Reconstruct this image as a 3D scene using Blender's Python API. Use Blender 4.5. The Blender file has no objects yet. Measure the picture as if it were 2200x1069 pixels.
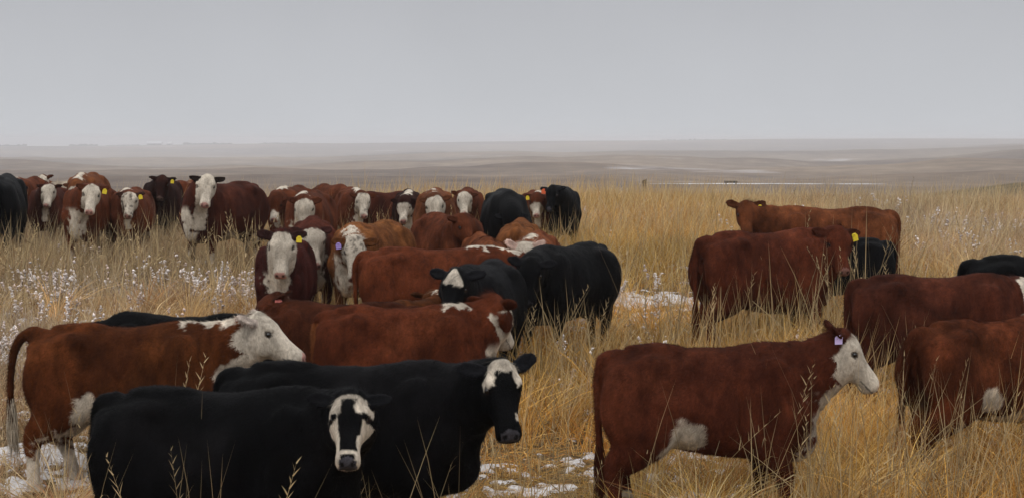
import bpy, math, random
import numpy as np
from mathutils import Vector, Matrix

# ------------------------------------------------------------------ camera
FPX = 3385.0            # focal length in pixels of a 2200 px wide frame
CZ = 3.0
HOR = 300.0
PITCH = math.atan((534.5 - HOR) / FPX)
scene = bpy.context.scene
cam_data = bpy.data.cameras.new('camera')
cam = bpy.data.objects.new('camera', cam_data)
scene.collection.objects.link(cam)
cam.location = (0, 0, CZ)
cam.rotation_euler = (math.pi / 2 - PITCH, 0, 0)
cam_data.sensor_width = 36
cam_data.lens = 36 * FPX / 2200
cam_data.clip_start = 0.1
cam_data.clip_end = 30000
scene.camera = cam

# ------------------------------------------------------------------ sky and sun (overcast)
world = bpy.data.worlds.new('World')
scene.world = world
world.use_nodes = True
wn = world.node_tree.nodes
wl = world.node_tree.links
wn.clear()
wout = wn.new('ShaderNodeOutputWorld')
bg = wn.new('ShaderNodeBackground')
sky = wn.new('ShaderNodeTexSky')
sky.sky_type = 'NISHITA'
sky.sun_disc = False
SUN_EL, SUN_ROT = math.radians(48), math.radians(200)
sky.sun_elevation = SUN_EL
sky.sun_rotation = SUN_ROT
sky.air_density = 1.0
sky.dust_density = 4.0
hs = wn.new('ShaderNodeHueSaturation')          # cloud scatters the blue away
hs.inputs['Saturation'].default_value = 0.10
tc = wn.new('ShaderNodeTexCoord')
sep = wn.new('ShaderNodeSeparateXYZ')
ramp = wn.new('ShaderNodeValToRGB')             # overcast sky: brighter overhead
cr = ramp.color_ramp
cr.elements[0].position = 0.0;  cr.elements[0].color = (0.60, 0.62, 0.65, 1)
cr.elements[1].position = 0.025; cr.elements[1].color = (0.56, 0.575, 0.605, 1)
for pos, c in ((0.09, (0.465, 0.475, 0.505, 1)), (0.22, (0.50, 0.515, 0.545, 1)), (0.6, (1.25, 1.26, 1.28, 1)), (1.0, (2.0, 2.01, 2.03, 1))):
    e = cr.elements.new(pos); e.color = c
cn = wn.new('ShaderNodeTexNoise')               # faint cloud structure
cn.inputs['Scale'].default_value = 7.0
cn.inputs['Detail'].default_value = 3.0
cmr = wn.new('ShaderNodeMapRange')
cmr.inputs['To Min'].default_value = 0.93
cmr.inputs['To Max'].default_value = 1.05
mulc = wn.new('ShaderNodeVectorMath'); mulc.operation = 'SCALE'
skw = wn.new('ShaderNodeVectorMath'); skw.operation = 'SCALE'; skw.inputs[3].default_value = 0.012
addc = wn.new('ShaderNodeVectorMath'); addc.operation = 'ADD'
wl.new(tc.outputs['Generated'], sep.inputs[0])
wl.new(sep.outputs['Z'], ramp.inputs[0])
wl.new(tc.outputs['Generated'], cn.inputs['Vector'])
wl.new(cn.outputs['Fac'], cmr.inputs['Value'])
wl.new(ramp.outputs['Color'], mulc.inputs[0])
wl.new(cmr.outputs[0], mulc.inputs[3])
wl.new(sky.outputs[0], hs.inputs['Color'])
wl.new(hs.outputs[0], skw.inputs[0])
wl.new(mulc.outputs[0], addc.inputs[0])
wl.new(skw.outputs[0], addc.inputs[1])
wl.new(addc.outputs[0], bg.inputs['Color'])
bg.inputs['Strength'].default_value = 0.95
wl.new(bg.outputs[0], wout.inputs['Surface'])

sun_data = bpy.data.lights.new('sun', 'SUN')
sun_data.energy = 0.6
sun_data.angle = math.radians(25)
sun_data.color = (1.0, 0.96, 0.90)
sun = bpy.data.objects.new('sun', sun_data)
scene.collection.objects.link(sun)
sd = Vector((math.sin(SUN_ROT) * math.cos(SUN_EL), math.cos(SUN_ROT) * math.cos(SUN_EL), math.sin(SUN_EL)))
sun.rotation_euler = sd.to_track_quat('Z', 'Y').to_euler()
scene.view_settings.view_transform = 'Standard'
scene.view_settings.look = 'None'
scene.view_settings.exposure = 0.0
scene.view_settings.gamma = 1.0
scene.render.engine = 'CYCLES'
scene.cycles.volume_bounces = 1
scene.cycles.max_bounces = 5
scene.cycles.use_denoising = True
scene.cycles.diffuse_bounces = 3
scene.cycles.transparent_max_bounces = 8

COL = scene.collection
rng = np.random.default_rng(7)
random.seed(7)

# ------------------------------------------------------------------ small helpers
def tag(o, label=None, cat=None, group=None, kind=None):
    if label: o['label'] = label
    if cat: o['category'] = cat
    if group: o['group'] = group
    if kind: o['kind'] = kind
    return o

def link(o, parent=None):
    COL.objects.link(o)
    if parent: o.parent = parent
    return o

def mesh_np(name, V, faces_list, mat=None, smooth=True, attrs=None, cols=None):
    """V (n,3); faces_list: list of int arrays (m,k)."""
    me = bpy.data.meshes.new(name)
    V = np.ascontiguousarray(V, dtype=np.float32)
    me.vertices.add(len(V)); me.vertices.foreach_set('co', V.ravel())
    loops = np.concatenate([f.ravel() for f in faces_list if len(f)]).astype(np.int32)
    tot = np.concatenate([np.full(len(f), f.shape[1], np.int32) for f in faces_list if len(f)])
    start = np.concatenate(([0], np.cumsum(tot)[:-1])).astype(np.int32)
    me.loops.add(len(loops)); me.loops.foreach_set('vertex_index', loops)
    me.polygons.add(len(tot)); me.polygons.foreach_set('loop_start', start)
    me.polygons.foreach_set('use_smooth', np.full(len(tot), smooth))
    me.update(calc_edges=True)
    if cols is not None:
        for cname, arr in cols.items():
            a = me.attributes.new(cname, 'FLOAT_COLOR', 'POINT')
            rgba = np.ones((len(V), 4), np.float32); rgba[:, :arr.shape[1]] = arr
            a.data.foreach_set('color', rgba.ravel())
    if attrs is not None:
        for cname, arr in attrs.items():
            a = me.attributes.new(cname, 'FLOAT', 'POINT')
            a.data.foreach_set('value', np.ascontiguousarray(arr, np.float32))
    if mat: me.materials.append(mat)
    return me

def _hash(ix, iy, iz, seed):
    h = (ix * 374761393 + iy * 668265263 + iz * 2147483647 + seed * 974711) & 0xffffffff
    h = ((h ^ (h >> 13)) * 1274126177) & 0xffffffff
    h = h ^ (h >> 16)
    return (h & 0xffff) / 65535.0

def vnoise(P, scale=1.0, seed=0):
    """value noise 0..1 for points (n,3)"""
    Q = np.asarray(P, dtype=np.float64) * scale + 1000.0
    I = np.floor(Q).astype(np.int64); F = Q - I; F = F * F * (3 - 2 * F)
    r = 0
    for dx in (0, 1):
        wx = F[:, 0] if dx else 1 - F[:, 0]
        for dy in (0, 1):
            wy = F[:, 1] if dy else 1 - F[:, 1]
            for dz in (0, 1):
                wz = F[:, 2] if dz else 1 - F[:, 2]
                r = r + wx * wy * wz * _hash(I[:, 0] + dx, I[:, 1] + dy, I[:, 2] + dz, seed)
    return r

def fbm(P, scale, seed=0, octs=3):
    s = 0; a = 1.0; t = 0
    for o in range(octs):
        s = s + a * vnoise(P, scale * 2 ** o, seed + o * 17); t += a; a *= 0.5
    return s / t

def sstep(a, b, x):
    t = np.clip((x - a) / (b - a), 0, 1)
    return t * t * (3 - 2 * t)

def N(tree, kind, **kw):
    n = tree.nodes.new(kind)
    for k, v in kw.items():
        if k in n.inputs: n.inputs[k].default_value = v
        else: setattr(n, k, v)
    return n

def new_mat(name, rough=0.8, spec=0.3):
    m = bpy.data.materials.new(name); m.use_nodes = True
    t = m.node_tree; p = t.nodes['Principled BSDF']
    p.inputs['Roughness'].default_value = rough
    p.inputs['Specular IOR Level'].default_value = spec
    return m, t, p

# ------------------------------------------------------------------ implicit-surface modelling
def surface_nets(F, org, h):
    ins = F < 0
    nx, ny, nz = F.shape
    c = np.zeros((nx - 1, ny - 1, nz - 1), np.int8)
    for dx in (0, 1):
        for dy in (0, 1):
            for dz in (0, 1):
                c += ins[dx:nx - 1 + dx, dy:ny - 1 + dy, dz:nz - 1 + dz]
    act = (c > 0) & (c < 8)
    idx = np.argwhere(act)
    imap = np.full(act.shape, -1, np.int32)
    imap[act] = np.arange(len(idx))
    corners = np.array([(dx, dy, dz) for dx in (0, 1) for dy in (0, 1) for dz in (0, 1)])
    vals = np.stack([F[idx[:, 0] + q[0], idx[:, 1] + q[1], idx[:, 2] + q[2]] for q in corners], 1)
    P = np.zeros((len(idx), 3)); cnt = np.zeros(len(idx))
    for a in range(8):
        for b in range(a + 1, 8):
            if np.abs(corners[a] - corners[b]).sum() != 1: continue
            va, vb = vals[:, a], vals[:, b]
            m = (va < 0) != (vb < 0)
            t = np.where(m, va / np.where(m, va - vb, 1), 0)
            P += np.where(m[:, None], corners[a] + t[:, None] * (corners[b] - corners[a]), 0)
            cnt += m
    P = (P / cnt[:, None] + idx) * h + org
    quads = []
    for ax in range(3):
        o = [1, 1, 1]
        s0 = [slice(1, n - 1) for n in F.shape]; s1 = list(s0)
        s0[ax] = slice(0, F.shape[ax] - 1); s1[ax] = slice(1, F.shape[ax])
        A, B = ins[tuple(s0)], ins[tuple(s1)]
        e = np.argwhere(A != B)
        off = np.array([1, 1, 1]); off[ax] = 0
        g = e + off
        u, v = (ax + 1) % 3, (ax + 2) % 3
        def cell(du, dv):
            q = g.copy(); q[:, u] += du; q[:, v] += dv
            return imap[q[:, 0], q[:, 1], q[:, 2]]
        Q = np.stack([cell(-1, -1), cell(0, -1), cell(0, 0), cell(-1, 0)], 1)
        inside_first = A[e[:, 0], e[:, 1], e[:, 2]]
        Q[~inside_first] = Q[~inside_first][:, ::-1]
        quads.append(Q[(Q >= 0).all(1)])
    return P, np.concatenate(quads)

class Field:
    def __init__(self, lo, hi, h):
        self.lo = np.array(lo, float); self.h = h
        n = np.ceil((np.array(hi) - self.lo) / h).astype(int) + 1
        self.F = np.full(tuple(n), 0.5, np.float32)
    def win(self, lo, hi):
        i0 = np.maximum(np.floor((np.array(lo) - self.lo) / self.h).astype(int), 0)
        i1 = np.minimum(np.ceil((np.array(hi) - self.lo) / self.h).astype(int) + 1, self.F.shape)
        sl = tuple(slice(a, b) for a, b in zip(i0, i1))
        g = np.meshgrid(*[(np.arange(a, b) * self.h + self.lo[k]).astype(np.float32) for k, (a, b) in enumerate(zip(i0, i1))], indexing='ij')
        return sl, g
    def smin(self, sl, D, k):
        A = self.F[sl]
        if k <= 0: self.F[sl] = np.minimum(A, D); return
        hh = np.clip(0.5 + 0.5 * (A - D) / k, 0, 1)
        self.F[sl] = A * (1 - hh) + D * hh - k * hh * (1 - hh)
    def cut(self, sl, D, k):           # smooth subtraction
        A = self.F[sl]; B = -D
        hh = np.clip(0.5 - 0.5 * (A - B) / k, 0, 1)
        self.F[sl] = A * (1 - hh) + B * hh + k * hh * (1 - hh)
    def ell(self, c, R, rad, k=0.03, sub=False):
        """ellipsoid, R rows = axes"""
        c = np.array(c, float); R = np.array(R, float); rad = np.array(rad, float)
        m = np.sqrt(((R * rad[:, None]) ** 2).sum(0)) + 0.05 + k
        sl, (X, Y, Z) = self.win(c - m, c + m)
        if X.size == 0: return
        d = [(R[i, 0] * (X - c[0]) + R[i, 1] * (Y - c[1]) + R[i, 2] * (Z - c[2])) for i in range(3)]
        k0 = np.sqrt(sum((d[i] / rad[i]) ** 2 for i in range(3))) + 1e-6
        k1 = np.sqrt(sum((d[i] / rad[i] ** 2) ** 2 for i in range(3))) + 1e-6
        D = k0 * (k0 - 1) / k1
        (self.cut if sub else self.smin)(sl, D, k)
    def tube(self, pts, ru, rs, k=0.04, sub=5, side=None):
        """curve with elliptic section: ru in the curve's upright plane, rs sideways"""
        pts = np.array(pts, float); n = len(pts)
        ext = np.vstack([2 * pts[0] - pts[1], pts, 2 * pts[-1] - pts[-2]])
        C = []; T = []
        for i in range(n - 1):
            p0, p1, p2, p3 = ext[i:i + 4]
            for s in range(sub):
                t = s / sub
                C.append(0.5 * ((2 * p1) + (-p0 + p2) * t + (2 * p0 - 5 * p1 + 4 * p2 - p3) * t * t + (-p0 + 3 * p1 - 3 * p2 + p3) * t ** 3)); T.append(i + t)
        C.append(pts[-1]); T.append(n - 1); C = np.array(C)
        RU = np.interp(T, range(n), ru); RS = np.interp(T, range(n), rs)
        mr = max(RU.max(), RS.max()) + 0.04 + k
        lo, hi = C.min(0) - mr, C.max(0) + mr
        sl, (X, Y, Z) = self.win(lo, hi)
        if X.size == 0: return
        D = np.full(X.shape, 0.5, np.float32)
        i00 = [s.start for s in sl]
        for i in range(len(C) - 1):
            a, b = C[i], C[i + 1]; r = max(RU[i], RU[i + 1], RS[i], RS[i + 1]) + 0.04 + k
            sl2, (x, y, z) = self.win(np.minimum(a, b) - r, np.maximum(a, b) + r)
            if x.size == 0: continue
            ax = b - a; L = np.linalg.norm(ax) + 1e-9; ax = ax / L
            if side is None:
                S = np.cross([0, 0, 1], ax)
                if np.linalg.norm(S) < 0.05: S = np.array([0, 1, 0])
            else: S = np.array(side, float) - np.dot(side, ax) * ax
            S = S / np.linalg.norm(S)
            dx, dy, dz = x - a[0], y - a[1], z - a[2]
            t = np.clip((dx * ax[0] + dy * ax[1] + dz * ax[2]) / L, 0, 1)
            dx = dx - t * L * ax[0]; dy = dy - t * L * ax[1]; dz = dz - t * L * ax[2]
            s = dx * S[0] + dy * S[1] + dz * S[2]
            q2 = np.maximum(dx * dx + dy * dy + dz * dz - s * s, 0)
            ra = RU[i] + t * (RU[i + 1] - RU[i]); rb = RS[i] + t * (RS[i + 1] - RS[i])
            d = (np.sqrt(q2 / ra ** 2 + s * s / rb ** 2) - 1) * np.minimum(ra, rb)
            loc = tuple(slice(q.start - w, q.stop - w) for q, w in zip(sl2, i00))
            D[loc] = np.minimum(D[loc], d)
        self.smin(sl, D, k)
        return C
    def loft(self, org, R, A, top, bot, wid, k=0.03, p=2.3, cfrac=0.5, tnar=0.0):
        """lofted solid along axis R[0]; R[1]=side, R[2]=up. top/bot/wid sampled at A"""
        org = np.array(org, float); R = np.array(R, float)
        A = np.array(A, float)
        cs = []
        for a in (A[0], A[-1]):
            for s in (-max(wid), max(wid)):
                for u in (min(bot), max(top)):
                    cs.append(org + a * R[0] + s * R[1] + u * R[2])
        cs = np.array(cs); m = 0.06 + k
        sl, (X, Y, Z) = self.win(cs.min(0) - m, cs.max(0) + m)
        dx, dy, dz = X - org[0], Y - org[1], Z - org[2]
        a = dx * R[0, 0] + dy * R[0, 1] + dz * R[0, 2]
        s = np.abs(dx * R[1, 0] + dy * R[1, 1] + dz * R[1, 2])
        u = dx * R[2, 0] + dy * R[2, 1] + dz * R[2, 2]
        fine = np.linspace(A[0], A[-1], 120)
        def sm(v):
            f = np.interp(fine, A, v); kk = np.array([1, 3, 5, 6, 5, 3, 1], float); kk /= kk.sum()
            g = np.convolve(np.pad(f, 3, mode='edge'), kk, 'valid')
            g = np.convolve(np.pad(g, 3, mode='edge'), kk, 'valid')
            return g
        ac = np.clip(a, A[0], A[-1])
        tt = np.interp(ac, fine, sm(top)); bb = np.interp(ac, fine, sm(bot)); ww = np.maximum(np.interp(ac, fine, sm(wid)), 0.01)
        cc = bb + (tt - bb) * cfrac
        hz = np.where(u > cc, tt - cc, cc - bb); hz = np.maximum(hz, 0.01)
        t = np.abs(u - cc) / hz
        if tnar: ww = ww * (1 - tnar * np.where(u > cc, np.minimum(t, 1.2), 0))
        v = (t ** p + (s / ww) ** p) ** (1 / p)
        d = (v - 1) * np.minimum(ww, hz)
        e = np.abs(a - ac)
        D = np.where(e > 0, np.sqrt(np.maximum(d, 0) ** 2 + e * e) + np.minimum(d, 0) * 0, d)
        self.smin(sl, D, k)

def unit(v):
    v = np.array(v, float); return v / np.linalg.norm(v)
# ------------------------------------------------------------------ coat materials
def coat_material(name, rough, spec, vlo, vhi, bump):
    m, t, p = new_mat(name, rough, spec)
    L = t.links
    at = N(t, 'ShaderNodeAttribute', attribute_name='coat')
    geo = N(t, 'ShaderNodeTexCoord')
    mp = N(t, 'ShaderNodeMapping'); mp.inputs['Scale'].default_value = (1.0, 1.0, 0.55)
    L.new(geo.outputs['Object'], mp.inputs['Vector'])
    n1 = N(t, 'ShaderNodeTexNoise', Scale=7.0, Detail=4.0, Roughness=0.65, Distortion=0.6)
    n2 = N(t, 'ShaderNodeTexNoise', Scale=85.0, Detail=3.0, Roughness=0.7, Distortion=1.2)
    L.new(mp.outputs[0], n1.inputs['Vector']); L.new(mp.outputs[0], n2.inputs['Vector'])
    r1 = N(t, 'ShaderNodeMapRange'); r1.inputs['From Min'].default_value = 0.3; r1.inputs['From Max'].default_value = 0.7
    r1.inputs['To Min'].default_value = vlo; r1.inputs['To Max'].default_value = vhi
    r2 = N(t, 'ShaderNodeMapRange'); r2.inputs['From Min'].default_value = 0.25; r2.inputs['From Max'].default_value = 0.75
    r2.inputs['To Min'].default_value = 0.84; r2.inputs['To Max'].default_value = 1.16
    L.new(n1.outputs['Fac'], r1.inputs['Value']); L.new(n2.outputs['Fac'], r2.inputs['Value'])
    n3 = N(t, 'ShaderNodeTexNoise', Scale=24.0, Detail=3.0, Roughness=0.6, Distortion=2.2)       # curls of the winter coat
    L.new(mp.outputs[0], n3.inputs['Vector'])
    r3 = N(t, 'ShaderNodeMapRange'); r3.inputs['From Min'].default_value = 0.3; r3.inputs['From Max'].default_value = 0.7
    r3.inputs['To Min'].default_value = 0.80; r3.inputs['To Max'].default_value = 1.24
    L.new(n3.outputs['Fac'], r3.inputs['Value'])
    mu0 = N(t, 'ShaderNodeMath', operation='MULTIPLY')
    L.new(r1.outputs[0], mu0.inputs[0]); L.new(r3.outputs[0], mu0.inputs[1])
    mu = N(t, 'ShaderNodeMath', operation='MULTIPLY')
    L.new(mu0.outputs[0], mu.inputs[0]); L.new(r2.outputs[0], mu.inputs[1])
    sc = N(t, 'ShaderNodeVectorMath', operation='SCALE')
    L.new(at.outputs['Color'], sc.inputs[0]); L.new(mu.outputs[0], sc.inputs['Scale'])
    L.new(sc.outputs[0], p.inputs['Base Color'])
    b = N(t, 'ShaderNodeBump', Strength=bump, Distance=0.012)
    ad = N(t, 'ShaderNodeMath', operation='ADD')
    L.new(n2.outputs['Fac'], ad.inputs[0]); L.new(n3.outputs['Fac'], ad.inputs[1])
    L.new(ad.outputs[0], b.inputs['Height']); L.new(b.outputs[0], p.inputs['Normal'])
    return m
M_RED = coat_material('red_coat', 0.8, 0.04, 0.66, 1.38, 0.45)
M_BLK = coat_material('black_coat', 0.58, 0.04, 0.5, 1.6, 0.5)
m, t, p = new_mat('eye_ball', 0.12, 0.6); p.inputs['Base Color'].default_value = (0.006, 0.004, 0.003, 1); M_EYE = m
def plain(name, c, rough=0.5, spec=0.4):
    m, t, p = new_mat(name, rough, spec)
    n = N(t, 'ShaderNodeTexNoise', Scale=60.0, Detail=2.0)
    tcn = N(t, 'ShaderNodeTexCoord'); t.links.new(tcn.outputs['Object'], n.inputs['Vector'])
    mx = N(t, 'ShaderNodeMix', data_type='RGBA')
    mx.inputs[6].default_value = tuple(x * 0.8 for x in c) + (1,); mx.inputs[7].default_value = tuple(min(1, x * 1.15) for x in c) + (1,)
    t.links.new(n.outputs['Fac'], mx.inputs[0]); t.links.new(mx.outputs[2], p.inputs['Base Color'])
    return m
TAGM = {'yellow': plain('yellow_tag', (0.75, 0.58, 0.03)), 'purple': plain('purple_tag', (0.36, 0.26, 0.62)),
        'lilac': plain('lilac_tag', (0.60, 0.48, 0.80)), 'orange': plain('orange_tag', (0.75, 0.13, 0.04)),
        'pink': plain('pink_tag', (1.0, 0.28, 0.24))}

RED = (0.110, 0.0335, 0.0085)
TAN = (0.155, 0.055, 0.018)
DRED = (0.050, 0.0130, 0.0055)
BLACK = (0.0011, 0.0011, 0.0014)
WHITE = (0.43, 0.375, 0.305)
CREAM = (0.42, 0.36, 0.28)
PINK = (0.36, 0.19, 0.16)
SLATE = (0.045, 0.042, 0.048)

HA = np.array([-0.05, 0.00, 0.06, 0.12, 0.17, 0.23, 0.30, 0.37, 0.43, 0.475, 0.50])
HT = np.array([0.030, 0.066, 0.088, 0.090, 0.082, 0.066, 0.056, 0.052, 0.050, 0.036, 0.000])
HB = np.array([-0.07, -0.125, -0.172, -0.196, -0.196, -0.176, -0.146, -0.122, -0.112, -0.102, -0.070])
HW = np.array([0.060, 0.094, 0.116, 0.127, 0.126, 0.108, 0.088, 0.079, 0.086, 0.086, 0.064])

def smooth_table(x, v):
    fine = np.linspace(x[0], x[-1], 120); f = np.interp(fine, x, v)
    kk = np.array([1, 3, 5, 6, 5, 3, 1], float); kk /= kk.sum()
    for _ in range(2): f = np.convolve(np.pad(f, 3, mode='edge'), kk, 'valid')
    return fine, f

def build_cow(name, label, cat, c):
    """c: dict of pose and coat. Local frame: x forward, y left, z up, hips at 1.30."""
    h = c.get('vox', 0.02)
    hd = math.radians(c.get('heading', 0))
    fat = c.get('fat', .95); ln = c.get('len', 1.0)
    # neck and head placement
    ny = math.radians(c.get('neck_yaw', 0)); npt = math.radians(c.get('neck_pitch', 28))
    nl = c.get('neck_len', 0.50)
    base = np.array([0.62 * ln, 0, 1.08])
    poll = base + nl * np.array([math.cos(ny) * math.cos(npt), math.sin(ny) * math.cos(npt), math.sin(npt)])
    hy = math.radians(c.get('head_yaw', 0)) - hd if 'head_yaw' in c else ny
    hp = math.radians(c.get('head_pitch', 40)); roll = math.radians(c.get('head_roll', 0))
    f = np.array([math.cos(hy) * math.cos(hp), math.sin(hy) * math.cos(hp), -math.sin(hp)])
    sd_ = np.array([-math.sin(hy), math.cos(hy), 0.0])
    up = np.cross(f, sd_)
    s2 = sd_ * math.cos(roll) + up * math.sin(roll); up = np.cross(f, s2); sd_ = s2
    HR = np.array([f, sd_, up]); hs_ = c.get('head_scale', .93)
    def H(a, s, u): return poll + hs_ * (a * f + s * sd_ + u * up)
    neck_only_body = c.get('nohead', False)
    lo = np.array([-0.95 * ln - 0.05, -0.5, -0.03]); hi = np.array([0.95 * ln, 0.5, 1.5])
    tp = c.get('tail', 'down')
    for q in (H(0, .32, 0), H(0, -.32, 0), H(.52, 0, 0), H(0, 0, .2), H(.3, 0, -.25)):
        lo = np.minimum(lo, q - 0.06); hi = np.maximum(hi, q + 0.06)
    if tp == 'out': lo[0] -= 0.25
    if c.get('zmin'): lo[2] = c['zmin']
    lo[2] = max(lo[2], -0.03)
    G = Field(lo, hi, h)
    # trunk
    ta = np.array([-0.80, -0.76, -0.66, -0.50, -0.34, -0.12, 0.12, 0.34, 0.52, 0.68, 0.80, 0.87]) * ln
    tt = np.array([1.10, 1.215, 1.265, 1.284, 1.289, 1.284, 1.279, 1.282, 1.290, 1.25, 1.12, 1.00])
    tb = np.array([0.94, 0.80, 0.68, 0.61, 0.565, 0.515, 0.480, 0.465, 0.465, 0.49, 0.58, 0.70]) - c.get('belly', 0) * np.array([0, 0, 0, .3, .8, 1, 1, 1, .8, .4, 0, 0])
    tw = np.array([0.08, 0.165, 0.225, 0.262, 0.280, 0.312, 0.332, 0.308, 0.265, 0.225, 0.16, 0.07]) * fat
    G.loft([0, 0, 0], np.eye(3), ta, tt, tb, tw, k=0.0, p=2.25, cfrac=0.46, tnar=0.20)
    I3 = np.eye(3)
    for s in (-1, 1):
        G.ell([-0.42 * ln, s * 0.175 * fat, 1.185], I3, [0.09, 0.055, 0.05], 0.08)       # hook bone
        G.ell([-0.735 * ln, s * 0.105, 1.12], I3, [0.06, 0.05, 0.06], 0.06)               # pin bone
        G.ell([-0.24 * ln, s * 0.335 * fat, 1.09], I3, [0.10, 0.055, 0.11], 0.09, sub=True)  # hollow before the hip
        G.ell([-0.585 * ln, s * 0.165, 0.90], I3, [0.215, 0.13, 0.30], 0.06)               # round of the thigh
        G.ell([0.50 * ln, s * 0.190, 1.00], I3, [0.16, 0.085, 0.24], 0.06)                # shoulder blade
        G.ell([0.68 * ln, s * 0.165, 0.86], I3, [0.10, 0.085, 0.11], 0.06)                # point of shoulder
        G.ell([0.31 * ln, s * 0.31 * fat, 0.92], I3, [0.05, 0.05, 0.26], 0.07, sub=True)
        G.ell([-0.36 * ln, s * 0.33 * fat, 0.72], I3, [0.05, 0.07, 0.16], 0.06, sub=True)
        G.ell([-0.74 * ln, s * 0.055, 0.86], I3, [0.10, 0.03, 0.22], 0.05, sub=True)  # groove behind the shoulder
    G.ell([0.50 * ln, 0, 1.265], I3, [0.16, 0.055, 0.05], 0.05)                            # withers
    G.ell([-0.40 * ln, 0, 1.270], I3, [0.16, 0.06, 0.03], 0.06)                            # sacrum
    G.ell([-0.74 * ln, 0, 1.20], I3, [0.08, 0.05, 0.055], 0.05)                            # tail head
    G.ell([0.72 * ln, 0, 0.62], I3, [0.15, 0.10, 0.13], 0.06)                              # brisket
    # legs
    sw = c.get('legs', (4, -5, -7, 8))       # front left, front right, hind left, hind right (degrees)
    def swing(pts, piv, ang):
        a = math.radians(ang); P = np.array(pts, float) - piv
        x = P[:, 0] * math.cos(a) - P[:, 2] * math.sin(a); z = P[:, 0] * math.sin(a) + P[:, 2] * math.cos(a)
        P[:, 0], P[:, 2] = x, z; P = P + piv
        return P
    legs_pts = []
    for i, s in ((0, 1), (1, -1)):
        P = [[.60 * ln, s * .165, .84], [.49 * ln, s * .175, .66], [.53 * ln, s * .16, .50], [.545 * ln, s * .15, .38], [.53 * ln, s * .145, .24], [.525 * ln, s * .145, .12], [.56 * ln, s * .15, .015]]
        P = swing(P, np.array([.5 * ln, 0, .80]), -sw[i]); P[:, 2] -= P[-1, 2] - 0.015 if P[-1, 2] > .015 else 0
        legs_pts.append(P)
        G.tube(P, [.15, .125, .082, .062, .042, .048, .060], [.09, .085, .062, .054, .038, .045, .057], k=0.05, side=(0, 1, 0))
    for i, s in ((2, 1), (3, -1)):
        P = [[-.52 * ln, s * .15, .98], [-.44 * ln, s * .185, .76], [-.56 * ln, s * .165, .58], [-.665 * ln, s * .15, .455], [-.645 * ln, s * .145, .28], [-.62 * ln, s * .145, .13], [-.575 * ln, s * .15, .015]]
        P = swing(P, np.array([-.48 * ln, 0, .95]), -sw[i]); P[:, 2] -= P[-1, 2] - 0.015 if P[-1, 2] > .015 else 0
        legs_pts.append(P)
        G.tube(P, [.22, .205, .135, .075, .047, .050, .062], [.12, .13, .09, .05, .040, .045, .057], k=0.05, side=(0, 1, 0))
    # neck
    end = H(0.07, 0, -0.05)
    b1 = np.array([0.60 * ln, 0, 1.02]); b0 = np.array([0.34 * ln, 0, 0.98])
    mid = b1 * 0.45 + end * 0.55 + np.array([0.10 * math.cos(ny * .4), 0.04 * math.sin(ny), 0.02]) * c.get('bow', 1.0)
    nth = c.get('neck_thick', 1.0)
    NC = G.tube([b0, b1, mid, end], [.285, .26 * nth, .20 * nth, .135], [.20, .195, .155 * nth, .105], k=0.07)
    low = [np.array([0.74 * ln, 0, 0.66]), np.array([0.84 * ln, .02 * math.sin(ny), 0.86]), mid * .6 + np.array([.80 * ln, 0, .9]) * .4 + np.array([0, 0, -.06]), H(.14, 0, -.12)]
    G.tube(low, [.07, .06, .05, .04], [.05, .035, .03, .035], k=0.09)                      # dewlap
    # head
    G.loft(poll, HR, HA * hs_, HT * hs_, HB * hs_, HW * hs_, k=0.035, p=2.5, cfrac=0.55, tnar=0.10)
    for s in (-1, 1):
        G.ell(H(.125, s * .100, .048), HR, np.array([.045, .022, .024]) * hs_, 0.025)         # brow
        G.ell(H(.158, s * .126, .012), HR, np.array([.026, .014, .018]) * hs_, 0.010, sub=True)
        G.ell(H(.175, s * .090, -.11), HR, np.array([.075, .026, .055]) * hs_, 0.03)        # cheek
        G.ell(H(.485, s * .038, .006), HR, np.array([.016, .013, .011]) * hs_, 0.008, sub=True)  # nostril
        G.ell(H(.455, s * .050, .004), HR, np.array([.030, .020, .022]) * hs_, 0.015)
    G.ell(H(-.005, 0, .055), HR, np.array([.05, .055, .035]) * hs_, 0.03)                   # poll knob
    G.ell(H(.435, 0, -.105), HR, np.array([.045, .042, .020]) * hs_, 0.02)                   # chin
    ears = []
    ed = c.get('ears', (0.0, 0.0))          # lift of each ear (left, right) in degrees
    eb = c.get('ear_back', 0.15)
    for i, s in ((0, 1), (1, -1)):
        lift = math.radians(ed[i])
        d = unit(s * sd_ * math.cos(lift) + (-f) * (math.sin(lift) + eb) + up * (-0.05))
        if 'ear_vec' in c and c['ear_vec'][i] is not None: d = unit(np.array(c['ear_vec'][i]) @ HR)
        w = unit(f - np.dot(f, d) * d); n_ = np.cross(d, w)
        if np.dot(n_, up) < 0: n_ = -n_
        cen = H(.028, s * .075, .012) + d * 0.115 * hs_
        base_ = H(.03, s * .07, .01)
        G.tube([base_, base_ + d * .06 * hs_], [.028 * hs_] * 2, [.028 * hs_] * 2, k=0.02)
        G.ell(cen, [d, w, n_], np.array([.108, .056, .022 if h < .015 else .028]) * hs_, 0.015)
        if h < 0.025: G.ell(cen + n_ * .022 * hs_ + d * .01, [d, w, n_], np.array([.080, .036, .017]) * hs_, 0.008, sub=True)
        ears.append((cen, d, w, n_))
    # tail
    if tp == 'out':
        TP = [[-.70, 0, 1.225], [-.80, .01, 1.245], [-.93, .03, 1.15], [-.985, .04, .95], [-1.0, .05, .70], [-.995, .05, .56]]
    elif tp == 'side':
        TP = [[-.70, 0, 1.225], [-.80, .0, 1.20], [-.835, .02, 1.0], [-.82, .09, .72], [-.80, .13, .50], [-.80, .13, .40]]
    else:
        TP = [[-.70, 0, 1.225], [-.79, .0, 1.20], [-.835, .0, 1.08], [-.835, .0, .80], [-.825, .01, .58], [-.82, .01, .44]]
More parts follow.
